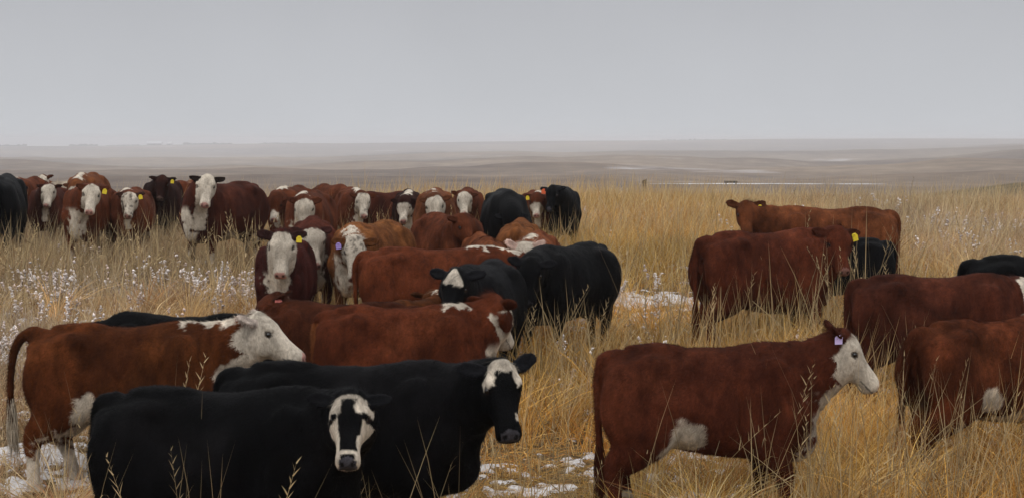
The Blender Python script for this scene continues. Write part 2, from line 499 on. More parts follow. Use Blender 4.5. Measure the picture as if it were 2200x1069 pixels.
    TP = np.array(TP, float); TP[:, 0] *= ln
    G.tube(TP, [.045, .040, .032, .024, .020, .016], [.045, .040, .032, .024, .020, .016], k=0.03)
    if c.get('udder', False):
        G.ell([-.22 * ln, 0, .56], I3, [.20, .13, .10], 0.06)
    if c.get('pouch', False):
        G.ell([-.10 * ln, 0, .53], I3, [.17, .05, .08], 0.06)
    if h < 0.03:      # unevenness of the hide
        ix = [(np.arange(n) * h + G.lo[k]) for k, n in enumerate(G.F.shape)]
        X = ix[0][:, None, None]; Y = ix[1][None, :, None]; Z = ix[2][None, None, :]
        sdp = c.get('seed', 1) * 1.7
        G.F += (0.0035 * np.sin(17 * X + sdp) * np.sin(13 * Z + 2 * sdp + 4 * X) * np.sin(9 * Y + sdp) ).astype(np.float32)
    P, Q = surface_nets(G.F, G.lo, h)
    P = P.astype(np.float64)
    # ---------------- coat pattern
    R0 = P - poll
    ha = R0 @ f / hs_; hsd = R0 @ sd_ / hs_; hu = R0 @ up / hs_
    seed = c.get('seed', 1)
    w1 = (fbm(P, 9.0, seed, 3) - .5); w2 = (fbm(P, 9.0, seed + 50, 3) - .5); w3 = (fbm(P, 30.0, seed + 90, 2) - .5)
    wob = 0.9 * w1 + 0.5 * w3
    base_c = np.array(c.get('coat', RED))
    base_c = base_c * (1.0 if c.get('black') else .76)
    body = np.tile(base_c, (len(P), 1))
    if c.get('black'): body = body + sstep(.50, .72, fbm(P, 3.0, seed + 77, 3))[:, None] * np.array([.0030, .0026, .0028])
    var = fbm(P, 2.2, seed + 5, 3)
    dark = np.array(c.get('dark', tuple(base_c * 0.50)))
    kdk = sstep(.42, .66, var)[:, None] * c.get('mottle', 0.7)
    body = body * (1 - kdk) + dark * kdk
    lt = sstep(.52, .74, fbm(P, 3.6, seed + 25, 3))[:, None] * c.get('light', .45)
    body = body * (1 + lt * (np.array([.75, .95, .9]) if not c.get('black') else .4))
    if c.get('tail_col') is not None:
        body[(P[:, 0] < -.785 * ln) & (np.abs(P[:, 1]) < .07) & (P[:, 2] < 1.17)] = np.array(c['tail_col'])
    white = np.zeros(len(P))
    wc = np.array(c.get('wcol', WHITE))
    pt = c.get('pattern', 'plain')
    inhead = (ha > -0.07) & (np.abs(hsd) < .165) & (hu > -.215) & (hu < .2) & (ha < .56)
    earm = np.zeros(len(P), bool)
    for cen, d, w, n_ in ears:
        q = P - cen
        earm |= (((q @ d) / .125 / hs_) ** 2 + ((q @ w) / .075 / hs_) ** 2 + ((q @ n_) / .05 / hs_) ** 2) < 1
    # nearest neck station
    K = len(NC); d2 = ((P[:, None, :] - NC[None, :, :]) ** 2).sum(2) if len(P) < 120000 else None
    if d2 is None:
        ni = np.empty(len(P), int)
        for i0 in range(0, len(P), 40000):
            ni[i0:i0 + 40000] = ((P[i0:i0 + 40000, None, :] - NC[None]) ** 2).sum(2).argmin(1)
    else: ni = d2.argmin(1)
    nt = ni / (K - 1)
    rel = P - NC[ni]
    onneck = (nt > 0.12) & (np.linalg.norm(rel, axis=1) < .42) & ~((ha > .02) & inhead)
    tz = rel[:, 2]
    tang = np.gradient(NC, axis=0); tang /= np.linalg.norm(tang, axis=1)[:, None]
    sid = np.cross(np.array([0, 0, 1.0]), tang); sid /= np.linalg.norm(sid, axis=1)[:, None] + 1e-9
    rs_ = (rel * sid[ni]).sum(1)
    px, py, pz = P[:, 0], P[:, 1], P[:, 2]
    if pt == 'hereford':
        fe = c.get('face_end', 0.0)
        faced = (ha - fe) * 1.0 + .10 * wob + 0.25 * np.minimum(0, 0.06 - np.abs(hsd)) - .25 * np.maximum(0, hu * -1 - .08) * 0
        white = np.where(inhead, sstep(-.012, .012, faced), 0)
        if c.get('throat', True):
            thr = c.get('throat_w', .075)
            tm = onneck & (tz < 0)
            white = np.maximum(white, np.where(tm, sstep(.012, -.012, np.abs(rs_) - thr * (0.35 + 0.65 * np.clip(-tz / .16, 0, 1)) + .35 * wob * .3) * sstep(-.02, -.10, tz + .2 * wob), 0))
        cr0, cr1 = c.get('crest', (0.3, 0.75))
        cm = (nt > cr0) & (nt < cr1) & (tz > .03) & ~inhead
        white = np.maximum(white, np.where(cm, sstep(.012, -.012, np.abs(rs_) - .055 + .25 * wob), 0))
        if c.get('chest', True):
            white = np.maximum(white, sstep(-.02, .02, px - .66 * ln - .5 * np.abs(py) * 0 + .25 * wob) * sstep(.03, -.03, np.abs(py) - .085 + .3 * wob) * sstep(1.02, .92, pz))
        if c.get('belly_white', True):
            white = np.maximum(white, sstep(.02, -.02, pz - (.575 + .06 * c.get('bw', 0)) + .25 * wob + .3 * np.abs(py) * 0) * sstep(.30, .24, np.abs(py) + .1 * wob) * (px < .42 * ln) * (px > -.5) * (pz > .42))
        sk = c.get('socks', .30)
        white = np.maximum(white, sstep(.025, -.025, pz - sk + .5 * wob))
    if c.get('mask_blaze'):
        relw = hsd / np.maximum(np.interp(ha, HA, HW), .02)
        front = inhead & (hu > -.10) & ~earm
        ar = np.abs(relw) + .45 * w1 + .25 * w3
        e = .05
        if c['mask_blaze'] == 'sides':
            band = sstep(.70 - e, .70 + e, ar) * sstep(.125, .145, ha) * sstep(.44, .42, ha) * (hu > -.09)
            fore = sstep(.46, .56, ar + 1.6 * (ha - .07) + .5 * w2) * sstep(.005, .02, ha + .04 * w1) * sstep(.15, .135, ha) * (hu > -.03)
            top = sstep(.02, .035, hu) * sstep(.0, .015, ha) * sstep(.05, .035, ha) * sstep(.35, .5, vnoise(P, 40, seed)) * .7
            mz = sstep(.395, .408, ha + .02 * w1) * np.maximum(sstep(-.040, -.052, hu), np.maximum(sstep(.046, .056, np.abs(hsd)), sstep(.435, .425, ha)))
            eyeg = sstep(.026, .018, np.abs(ha - .158)) * (np.abs(relw) > .7)
            white = np.where(front, np.maximum(np.maximum(band, fore), top) * (1 - eyeg), 0)
            white = np.where(inhead, np.maximum(white, mz), white)
        elif c['mask_blaze'] == 'arch':
            out = sstep(-.04, -.025, ha) * sstep(1.02, .95, ar) * sstep(.135, .118, ha + .25 * w1) * (hu > -.03)
            inner = sstep(.052, .066, ha + .3 * (relw * .35) ** 2 + .10 * w1) * sstep(.56, .46, ar)
            white = np.where(front, out * (1 - inner), 0)
            white = np.where(inhead & (hsd > .045) & (hu > -.06), np.maximum(white, sstep(.03, .02, np.abs(ha - .36))), white)
        elif c['mask_blaze'] == 'star':
            out = sstep(-.03, -.015, ha) * sstep(.0, -.12, np.abs(relw) - .30 - 5.0 * np.clip(ha + .02, 0, .12) + .5 * w1) * sstep(.150, .135, ha + .2 * w1)
            inner = sstep(.10, .11, ha + .2 * w2) * sstep(.42, .34, np.abs(relw + .25) + .3 * w1)
            white = np.where(front, out * (1 - inner), 0)
    if c.get('spots'):
        for (sx, sy, sz, sr) in c['spots']:
            dd = np.sqrt((px - sx) ** 2 + (py - sy) ** 2 + (pz - sz) ** 2) - sr + .25 * sr * 4 * w1
            white = np.maximum(white, sstep(.012, -.012, dd))
    col = body * (1 - white[:, None]) + wc * white[:, None]
    # grey or dun mottling of the face
    fm = c.get('face_mottle', 0.25)
    if pt == 'hereford':
        gm = sstep(.52, .70, fbm(P, 26.0, seed + 9, 3)) * fm * (white > .5) * inhead
        col = col * (1 - gm[:, None]) + np.array([.10, .085, .07]) * gm[:, None]
    # ears
    ec = np.array(c.get('ear_col', tuple(base_c * 0.55)))
    em = earm & (np.abs(hsd) > .085 * 1)
    col[em] = ec
    for cen, d, w, n_ in ears:                 # pale hair inside the ear
        q = P - cen
        inn = em & ((q @ n_) / hs_ > -.002) & (((q @ d) / .075) ** 2 + ((q @ w) / .030) ** 2 < 1)
        if c.get('ear_in') is not None: col[inn] = np.array(c['ear_in'])
    # muzzle, nostrils, mouth, eye rims
    nose = np.array(c.get('nose', PINK))
    nm = inhead & (ha > .446 + .02 * (np.abs(hsd) / .06) ** 2 + .03 * w3) & (hu > -.052) & (np.abs(hsd) < .062)
    col[nm] = nose
    for s in (-1, 1):
        nn = inhead & (((ha - .485) / .022) ** 2 + ((hsd - s * .037) / .016) ** 2 + ((hu - .006) / .022) ** 2 < 1)
        col[nn] = nose * .22
        rr = np.sqrt(((ha - .158) / 1.25) ** 2 + ((hu - .012)) ** 2)
        er = inhead & (rr < .026) & (hsd * s > .06)
        col[er] = col[er] * .25 + np.array([.02, .012, .01]) * .5
    mo = inhead & (np.abs(hu + .062 + .10 * np.clip(.49 - ha, 0, 1)) < .006) & (ha > .36)
    col[mo] = col[mo] * .35
    col[pz < .05] = (.03, .025, .022)
    if c.get('hair', 0) > 10000:           # clumped winter coat
        a_, b_, c_, d__ = P[Q[:, 0]], P[Q[:, 1]], P[Q[:, 2]], P[Q[:, 3]]
        fn_ = np.cross(c_ - a_, d__ - b_); vn = np.zeros_like(P)
        for k_ in range(4): np.add.at(vn, Q[:, k_], fn_)
        vn /= np.linalg.norm(vn, axis=1)[:, None] + 1e-12
        wv = P * np.array([1.0, 1.0, .45]) + .03 * np.stack([w1, w2, w3], 1)
        am = np.where(inhead, .0018, .0060) * sstep(.25, .5, pz)
        rel_ = (fbm(wv, 22.0, seed + 33, 2) - .5) + .8 * np.abs(fbm(wv, 11.0, seed + 34, 2) - .5)
        fold = np.where(onneck & ~inhead, np.sin(nt * 38 + 4 * w1) * .0045 * sstep(.15, .35, nt), 0)
        P = P + vn * (am * rel_ * 1.6 + fold)[:, None]
        col = col * (1 + np.clip(rel_ * .7, -.18, .30) * (~inhead))[:, None]
    # ---------------- mesh (with short fur on the nearer animals)
    faces = [Q]; V = P; Cc = col
    nh = c.get('hair', 0)
    if nh:
        a, b, cc_, d_ = P[Q[:, 0]], P[Q[:, 1]], P[Q[:, 2]], P[Q[:, 3]]
        fn = np.cross(cc_ - a, d_ - b); ar = np.linalg.norm(fn, axis=1); fn /= ar[:, None] + 1e-12
        r = np.random.default_rng(seed)
        fi = r.choice(len(Q), nh, p=ar / ar.sum())
        u = r.random(nh)[:, None]; v = r.random(nh)[:, None]
        o = (a[fi] * (1 - u) + b[fi] * u) * (1 - v) + (d_[fi] * (1 - u) + cc_[fi] * u) * v
        nrm = fn[fi]
        oa = (o - poll) @ f / hs_; os_ = np.abs((o - poll) @ sd_); ou = (o - poll) @ up
        ih = (oa > -.04) & (oa < .55) & (os_ < .14) & (np.abs(ou) < .22)
        flow = np.tile([-0.75, 0, -0.65], (nh, 1)); flow[ih] = f * 0.9
        flow = flow + (r.random((nh, 3)) - .5) * 1.1 + 0.8 * np.stack([vnoise(o, 14, 3) - .5, vnoise(o, 14, 4) - .5, vnoise(o, 14, 5) - .5], 1)
        flow -= (flow * nrm).sum(1)[:, None] * nrm
        flow /= np.linalg.norm(flow, axis=1)[:, None] + 1e-9
        dirn = flow + nrm * (0.12 + .25 * r.random(nh))[:, None]
        L_ = .022 + .024 * r.random(nh); L_[ih] *= .42
        pm = (oa > -.08) & (oa < .05) & (ou > -.02) & (os_ < .09); L_[pm] *= 3.0
        L_[o[:, 2] < .35] *= .5
        wd = np.where(ih, .0022, .0036)
        sdv = np.cross(dirn, nrm); sdv /= np.linalg.norm(sdv, axis=1)[:, None] + 1e-9
        p0 = o - sdv * wd[:, None] * .5 - nrm * .002; p1 = o + sdv * wd[:, None] * .5 - nrm * .002; p2 = o + dirn * L_[:, None]
        HV = np.stack([p0, p1, p2], 1).reshape(-1, 3)
        hc = col[Q[fi, 0]] * (.70 + .62 * r.random(nh))[:, None]
        HC = np.repeat(hc, 3, 0)
        tri = np.arange(nh * 3).reshape(-1, 3) + len(P)
        V = np.vstack([P, HV]); Cc = np.vstack([col, HC]); faces = [Q, tri]
    blk = c.get('black', False)
    root = bpy.data.objects.new(name, None); link(root); root.empty_display_size = 0.2
    tag(root, label, cat)
    bm_ = link(bpy.data.objects.new('body', mesh_np('body', V, faces, M_BLK if blk else M_RED, True, cols={'coat': Cc})), root)
    # eyes
    for s in (-1, 1):
        if h > 0.026: break
        me = bpy.data.meshes.new('eye'); 
        import bmesh
        b = bmesh.new(); bmesh.ops.create_uvsphere(b, u_segments=14, v_segments=10, radius=.0215 * hs_); b.to_mesh(me); b.free()
        me.materials.append(M_EYE)
        for pl in me.polygons: pl.use_smooth = True
        e = link(bpy.data.objects.new('eye', me), root); e.location = H(.158, s * .1075, .012)
    # switch at the end of the tail
    if c.get('switch', True) and h < 0.026:
        r = np.random.default_rng(seed + 3); n = c.get('sw_n', 170)
        e0 = TP[-1]; dv = unit(TP[-1] - TP[-2])
        segs = 5; VV = []; FF = []; CL = []
        scol = np.array(c.get('sw_col', tuple(base_c * .8)))
        for i in range(n):
            st = e0 - dv * r.random() * .22 + (r.random(3) - .5) * .03
            Ls = .26 + .16 * r.random(); spread = (r.random(3) - .5) * .10
            ph = r.random() * 6; base_i = len(VV); cvv = scol * (.7 + .6 * r.random())
            for j in range(segs + 1):
                tq = j / segs
                pnt = st + dv * Ls * tq * .9 + np.array([0, 0, -1]) * Ls * .1 * tq + spread * tq ** .7 * (1 - .45 * tq) * 1.4
                pnt = pnt + np.array([math.sin(ph + 5 * tq), math.cos(ph + 4 * tq), 0]) * .012 * tq
                wv = .0035 * (1 - tq * .8)
                an = ph; sv = np.array([math.cos(an), math.sin(an), 0]) * wv
                VV += [pnt - sv, pnt + sv]; CL += [cvv, cvv]
                if j: k_ = base_i + 2 * j; FF.append([k_ - 2, k_ - 1, k_ + 1, k_])
        link(bpy.data.objects.new('tail_switch', mesh_np('tail_switch', np.array(VV), [np.array(FF)], M_BLK if blk else M_RED, True, cols={'coat': np.array(CL)})), root)
    # ear tags
    for (side_i, colr, tsz) in c.get('tags', []):
        cen, d, w, n_ = ears[side_i]
        import bmesh
        b = bmesh.new()
        W, Hh, T = .031 * tsz, .041 * tsz, .003
        prof = [(-W * .45, Hh * .75), (W * .45, Hh * .75), (W, Hh * .2), (W * .95, -Hh), (-W * .95, -Hh), (-W, Hh * .2)]
        vs = [b.verts.new((x, T, z)) for x, z in prof]; fbot = b.faces.new(vs)
        ex = bmesh.ops.extrude_face_region(b, geom=[fbot])
        for v in [g for g in ex['geom'] if isinstance(g, bmesh.types.BMVert)]: v.co.y -= 2 * T
        bmesh.ops.recalc_face_normals(b, faces=b.faces)
        st = bmesh.ops.create_uvsphere(b, u_segments=10, v_segments=6, radius=.010 * tsz)
        for v in st['verts']: v.co.z += Hh * .55; v.co.y -= .004
        me = bpy.data.meshes.new('ear_tag'); b.to_mesh(me); b.free(); me.materials.append(TAGM[colr])
        tg = link(bpy.data.objects.new('ear_tag', me), root)
        # hangs below the ear, flat face turned with the ear
        nx_ = unit(np.array([n_[0], n_[1], 0]) + 1e-6)
        xx = np.cross(nx_, [0, 0, 1.0]) * -1
        hang = c.get('tag_face')
        if hang is not None:
            an = math.radians(hang) - hd; nx_ = np.array([math.cos(an), math.sin(an), 0]); xx = -np.cross(nx_, [0, 0, 1.0])
        tl = (seed * 37 % 11 - 5) * .05
        Mx = Matrix(((xx[0], -nx_[0], 0, 0), (xx[1], -nx_[1], 0, 0), (xx[2], 0, 1, 0), (0, 0, 0, 1)))
        tg.matrix_local = Matrix.Translation(Vector(cen + d * .01 + nx_ * .032 - np.array([0, 0, .040]))) @ Mx @ Matrix.Rotation(tl, 4, 'Y')
        ec_ = tg.scale
    return root
# ------------------------------------------------------------------ the lie of the land
TD = np.array([0, 6, 9, 11.7, 15, 18, 21, 25, 30, 38, 46, 60, 90, 140, 200, 260, 340, 500, 800, 1300, 2200, 4000, 7500])
TH = np.array([3.2, 3.1, 2.98, 2.80, 2.56, 2.36, 2.19, 2.03, 1.89, 1.83, 1.95, 2.65, 4.4, 6.3, 7.3, 7.35, 8.0, 8.6, 9.3, 8.2, 5.0, -1.0, -3.0])
_fl = np.linspace(0, math.log(7501), 1400)
_fh = np.interp(np.exp(_fl) - 1, TD, TH)
_k = np.hanning(41); _k /= _k.sum()
_fh = np.convolve(np.pad(_fh, 20, mode='edge'), _k, 'valid')

def ground_z(X, Y):
    X = np.asarray(X, float); Y = np.asarray(Y, float)
    sh = np.broadcast(X, Y).shape
    X = np.broadcast_to(X, sh).ravel(); Y = np.broadcast_to(Y, sh).ravel()
    D = np.hypot(X, Y)
    Hh = np.interp(np.log(D + 1), _fl, _fh)
    az = np.where(Y > 0, X / np.maximum(Y, 1), np.sign(X) * .4)
    az = np.clip(az, -.45, .45)
    Hh = Hh + .38 * sstep(-2, -12, X) * sstep(24, 42, D) * sstep(200, 60, D)
    Hh = Hh - 2.7 * np.exp(-((X - 40) / 15) ** 2 - ((Y - 105) / 28) ** 2)
    # folds of the prairie beyond the crest: rises with hollows behind them
    PK = np.array([-400, 0, 300, 600, 900, 1100, 1300, 1500, 1700, 1900, 2200, 2600])
    px_ = 1100 + FPX * np.clip(az, -.45, .45)
    px_ = px_ + 60 * np.sin(np.log(D + 1) * 9)
    crest = np.array([np.interp(px_, PK, k) for k in (
        [398, 397, 397, 396, 396, 396, 396, 396, 396, 395, 394, 394],
        [386, 385, 378, 372, 378, 376, 372, 376, 382, 374, 364, 360],
        [374, 372, 366, 360, 358, 350, 346, 352, 360, 354, 342, 340],
        [350, 350, 353, 352, 346, 335, 331, 336, 346, 338, 319, 316],
        [334, 334, 338, 336, 330, 326, 322, 322, 327, 324, 307, 306],
        [314, 313.5, 312, 308.5, 305.5, 304.5, 303, 300.5, 298, 297, 298, 299])])
    wob = [0, 14, 24, 22, 12, 2.5]
    for i in range(6):
        crest[i] += wob[i] * (fbm(np.stack([px_ / 300 + 9 * i, px_ * 0, px_ * 0], 1), 1.0, 90 + i, 3) - .5)
    DK_ = np.log(np.array([255., 330, 420, 600, 760, 1000, 1350, 1800, 2500, 4200, 6000, 9500]))
    YK = np.stack([crest[0], crest[1], crest[1] + 7, crest[2], crest[2] + 7, crest[3], crest[3] + 6, crest[4], crest[4] + 3, crest[5], crest[5] + 1, crest[5] + 2.5])
    lD = np.log(np.maximum(D, 1)); yy = crest[0].copy()
    for i in range(len(DK_) - 1):
        m = (lD >= DK_[i]) & ((lD < DK_[i + 1]) | (i == len(DK_) - 2))
        t_ = np.clip((lD[m] - DK_[i]) / (DK_[i + 1] - DK_[i]), 0, 1)
        t_ = t_ * t_ * (3 - 2 * t_)
        yy[m] = YK[i][m] * (1 - t_) + YK[i + 1][m] * t_
    fm_ = sstep(225, 262, D)
    Hf = (yy - 300) / FPX * D
    Hh = Hh * (1 - fm_) + Hf * fm_
    Hh = Hh - fm_ * D * .0012 * (fbm(np.stack([X / 45, Y / 90, X * 0], 1), 1.0, 19, 3) - .5) * sstep(5000, 1500, D)
    n = np.stack([X / 3.5, Y / 3.5, X * 0], 1)
    Hh = Hh - .16 * (fbm(n, 1.0, 5, 2) - .5) * sstep(400, 60, D)
    return (CZ - Hh).reshape(sh)

def project(X, Y, Z):
    zc = Y * math.cos(PITCH) - (Z - CZ) * math.sin(PITCH)
    yc = Y * math.sin(PITCH) + (Z - CZ) * math.cos(PITCH)
    return 1100 + FPX * X / zc, 534.5 - FPX * yc / zc

def at_pixel(px, py, dz=0.0, dmin=7.0, dmax=70.0):
    """where the sight line through a pixel meets the ground (+dz)"""
    D = np.linspace(dmin, dmax, 1500)
    X = (px - 1100) / FPX * D * 1.0
    x_, y_ = project(X, D, ground_z(X, D) + dz)
    i = np.argmin(np.abs(y_ - py) + .0 * D)
    hit = np.where(y_ <= py)[0]
    i = hit[0] if len(hit) else i
    return float(X[i]), float(D[i])

# bare, snowy places / clumps of frosted forbs / tall golden grass, in metres on the ground
def blobs(lst): return [(*at_pixel(a, b), rx, ry, w) for a, b, rx, ry, w in lst]
SNOWY = blobs([(1400, 650, 1.6, .9, 1), (1450, 690, .8, .5, .8), (1160, 1010, .9, .35, 1), (1240, 1062, .9, .3, 1), (1090, 1050, .7, .3, .9),
               (1560, 1000, .8, .5, .9), (130, 985, 1.0, .5, 1), (60, 1060, 1.0, .4, .8), (220, 1060, 1.0, .5, .8), (600, 1050, 2.4, .8, 1),
               (1140, 720, .7, .6, .9), (2090, 960, .6, .4, .9), (1320, 640, .5, .5, .7), (760, 660, .8, .6, .8), (1960, 660, 1.0, .6, .6),
               (1290, 1030, .6, .3, .8), (870, 1000, 1.6, .8, .9), (1160, 880, .5, .5, .5)])
FORBS = blobs([(420, 650, 1.1, .8, 1), (300, 640, .9, .6, .9), (130, 640, .9, .7, .8), (40, 700, .8, .7, .7), (540, 640, .6, .6, .9),
               (760, 650, .5, .4, .5), (2120, 520, 2.6, 1.8, 1), (2010, 560, 1.4, 1.0, .6), (1240, 700, .5, .4, .5), (1380, 660, .7, .5, .6),
               (200, 800, .8, .8, .4), (90, 760, 1, 1, .5), (1290, 500, 1.4, 1.5, .35), (1170, 900, .5, .4, .35), (1660, 640, .6, .5, .3)])
TALL = blobs([(1230, 860, .9, 1.0, 1.0), (1130, 940, .5, .4, .6), (1750, 1000, 1.3, .9, 1.2), (1950, 1060, 1.3, .8, 1.0), (2150, 1060, .9, .8, .8), (1690, 830, 1.2, .9, .8),
              (1640, 745, 1.3, .8, .9), (1850, 800, .9, .7, .7), (1400, 560, 1.8, 2.5, .55), (1250, 480, 3.5, 4.5, .7), (1560, 720, .8, .6, .6),
              (1200, 760, .6, .6, .8), (120, 520, 3.0, 1.1, 1.0), (400, 520, 3.2, 1.1, 1.0), (640, 500, 3.0, 1.2, .8), (860, 500, 2.4, 1.2, 1.0), (1080, 510, 2.0, 1.2, .8), (1300, 780, .8, .6, .7)])
BAREG = blobs([(1470, 1040, .9, .5, .8), (1560, 1050, .7, .5, .7), (1330, 960, .6, .4, .3)])
def blob_w(X, Y, L):
    r = np.zeros(len(X))
    for bx, by, rx, ry, w in L:
        r = np.maximum(r, w * np.exp(-((X - bx) / rx) ** 2 - ((Y - by) / ry) ** 2))
    return r
def snow_amount(X, Y):
    P = np.stack([X, Y, X * 0], 1)
    D = np.hypot(X, Y)
    n = fbm(P, .55, 31, 3); f = fbm(P, 3.2, 33, 3); g_ = fbm(P, 9.0, 37, 2)
    base = .30 * sstep(.46, .66, n) + .60 * blob_w(X, Y, SNOWY) + .12 * blob_w(X, Y, FORBS) - .25 * blob_w(X, Y, TALL)
    return np.clip(sstep(.58, .74, base * .32 + f * .44 + g_ * .48), 0, 1) * sstep(90, 50, D)

# ground sheet: polar grid, fine in front of the camera
ra = np.concatenate([[0.0, .6, 1.5, 3, 4.5], np.geomspace(6, 48, 640), np.geomspace(48.6, 9000, 330)])
an = np.radians(np.concatenate([np.arange(-27, 27.01, .125), np.arange(30, 331, 3.0)]))
RR, AA = np.meshgrid(ra, an, indexing='ij')
GX, GY = RR * np.sin(AA), RR * np.cos(AA)
GZ = ground_z(GX, GY)
sn = np.where(RR.ravel() < 90, snow_amount(GX.ravel(), GY.ravel()), 0)
bump = (fbm(np.stack([GX.ravel(), GY.ravel(), GX.ravel() * 0], 1), 5.0, 41, 3) - .45)
GZ = GZ + ((sn * .035 + bump * .07) * np.where(RR.ravel() < 90, 1, 0) * (RR.ravel() > 5)).reshape(GZ.shape)
nr, na = GX.shape
I = np.arange(nr * na).reshape(nr, na)
q = np.stack([I[:-1, :], I[:-1, :] * 0 + np.roll(I, -1, 1)[:-1, :], np.roll(I, -1, 1)[1:, :], I[1:, :]], -1).reshape(-1, 4)[:, ::-1]

M_GR, t, p = new_mat('prairie_ground', 0.95, 0.1)
L = t.links
geo = N(t, 'ShaderNodeNewGeometry')
def noise_node(scale_vec, scale, detail=4.0, rough=.6):
    mp = N(t, 'ShaderNodeMapping'); mp.inputs['Scale'].default_value = scale_vec
    L.new(geo.outputs['Position'], mp.inputs['Vector'])
    n = N(t, 'ShaderNodeTexNoise', Scale=scale, Detail=detail, Roughness=rough); L.new(mp.outputs[0], n.inputs['Vector']); return n
def rampn(src, stops):
    r = N(t, 'ShaderNodeValToRGB'); c = r.color_ramp
    c.elements[0].position, c.elements[0].color = stops[0][0], stops[0][1] + (1,)
    c.elements[1].position, c.elements[1].color = stops[-1][0], stops[-1][1] + (1,)
    for a, b in stops[1:-1]: e = c.elements.new(a); e.color = b + (1,)
    L.new(src, r.inputs[0]); return r
def mixn(f, a, b):
    m = N(t, 'ShaderNodeMix', data_type='RGBA'); m.clamp_factor = True
    if isinstance(f, float): m.inputs[0].default_value = f
    else: L.new(f, m.inputs[0])
    L.new(a, m.inputs[6]); L.new(b, m.inputs[7]); return m.outputs[2]
nf = noise_node((1, 1, 1), 9.0, 5.0, .7)
near = rampn(nf.outputs['Fac'], [(.30, (.045, .028, .014)), (.48, (.10, .066, .031)), (.62, (.18, .125, .065)), (.78, (.28, .21, .13))])
n2 = noise_node((.010, .010, .05), 1.0, 8.0, .66)
n2b = noise_node((.09, .05, .2), 1.0, 5.0, .7)
av = N(t, 'ShaderNodeMath', operation='MULTIPLY_ADD'); L.new(n2b.outputs['Fac'], av.inputs[0]); av.inputs[1].default_value = .55
hv_ = N(t, 'ShaderNodeMath', operation='MULTIPLY'); L.new(n2.outputs['Fac'], hv_.inputs[0]); hv_.inputs[1].default_value = .45
L.new(hv_.outputs[0], av.inputs[2])
farc = rampn(av.outputs[0], [(.37, (.070, .052, .043)), (.47, (.135, .102, .079)), (.55, (.20, .153, .113)), (.66, (.33, .26, .195))])
n3 = noise_node((.0022, .0022, .02), 1.0, 5.0, .6)
farc2 = rampn(n3.outputs['Fac'], [(.40, (.075, .058, .050)), (.60, (.24, .18, .125))])
farm = mixn(.45, farc.outputs[0], farc2.outputs[0])
# thin old snow lying in streaks on the far slopes
n4 = noise_node((.014, .010, .03), 1.0, 7.0, .62)
n5 = noise_node((.0030, .003, .0), 1.0, 2.0, .5)
mm = N(t, 'ShaderNodeMath', operation='MULTIPLY'); L.new(n4.outputs['Fac'], mm.inputs[0]); L.new(n5.outputs['Fac'], mm.inputs[1])
sr = N(t, 'ShaderNodeMapRange'); sr.inputs['From Min'].default_value = .335; sr.inputs['From Max'].default_value = .40
L.new(mm.outputs[0], sr.inputs['Value'])
snowc = N(t, 'ShaderNodeRGB'); snowc.outputs[0].default_value = (.56, .55, .58, 1)
srm = N(t, 'ShaderNodeMath', operation='MULTIPLY'); L.new(sr.outputs[0], srm.inputs[0]); srm.inputs[1].default_value = .5
farm = mixn(srm.outputs[0], farm, snowc.outputs[0])
# dark low scrub on the near right ridge
atS = N(t, 'ShaderNodeAttribute', attribute_name='scrub')
ns = noise_node((.5, .5, .5), 1.0, 5.0, .7)
scr = rampn(ns.outputs['Fac'], [(.38, (.030, .030, .016)), (.62, (.15, .12, .065))])
farm = mixn(atS.outputs['Fac'], farm, scr.outputs[0])
ln_ = N(t, 'ShaderNodeVectorMath', operation='LENGTH'); L.new(geo.outputs['Position'], ln_.inputs[0])
dr = N(t, 'ShaderNodeMapRange'); dr.inputs['From Min'].default_value = 45; dr.inputs['From Max'].default_value = 150
L.new(ln_.outputs['Value'], dr.inputs['Value'])
base = mixn(dr.outputs[0], near.outputs[0], farm)
atW = N(t, 'ShaderNodeAttribute', attribute_name='snow')
nsn = noise_node((1, 1, 1), 38.0, 3.0, .7)
a1 = N(t, 'ShaderNodeMath', operation='MULTIPLY_ADD'); L.new(nsn.outputs['Fac'], a1.inputs[0]); a1.inputs[1].default_value = 2.2; a1.inputs[2].default_value = -1.12
a2 = N(t, 'ShaderNodeMath', operation='ADD'); L.new(atW.outputs['Fac'], a2.inputs[0]); L.new(a1.outputs[0], a2.inputs[1])
a3 = N(t, 'ShaderNodeMapRange'); a3.inputs['From Min'].default_value = .46; a3.inputs['From Max'].default_value = .58
L.new(a2.outputs[0], a3.inputs['Value'])
snowv = rampn(nf.outputs['Fac'], [(.3, (.36, .33, .31)), (.7, (.62, .61, .62))])
base = mixn(a3.outputs[0], base, snowv.outputs[0])
L.new(base, p.inputs['Base Color'])
bp = N(t, 'ShaderNodeBump', Strength=.6, Distance=.03); L.new(nsn.outputs['Fac'], bp.inputs['Height']); L.new(bp.outputs[0], p.inputs['Normal'])

scrub = (np.exp(-((GX - 38) / 14) ** 2 - ((GY - 100) / 22) ** 2) > .22).astype(float).ravel() * sstep(.35, .55, fbm(np.stack([GX.ravel() / 6, GY.ravel() / 9, GX.ravel() * 0], 1), 1.0, 61, 3))
g = bpy.data.objects.new('ground', mesh_np('ground', np.stack([GX, GY, GZ], -1).reshape(-1, 3), [q], M_GR, True, attrs={'snow': sn, 'scrub': scrub}))
link(g); tag(g, kind='structure')

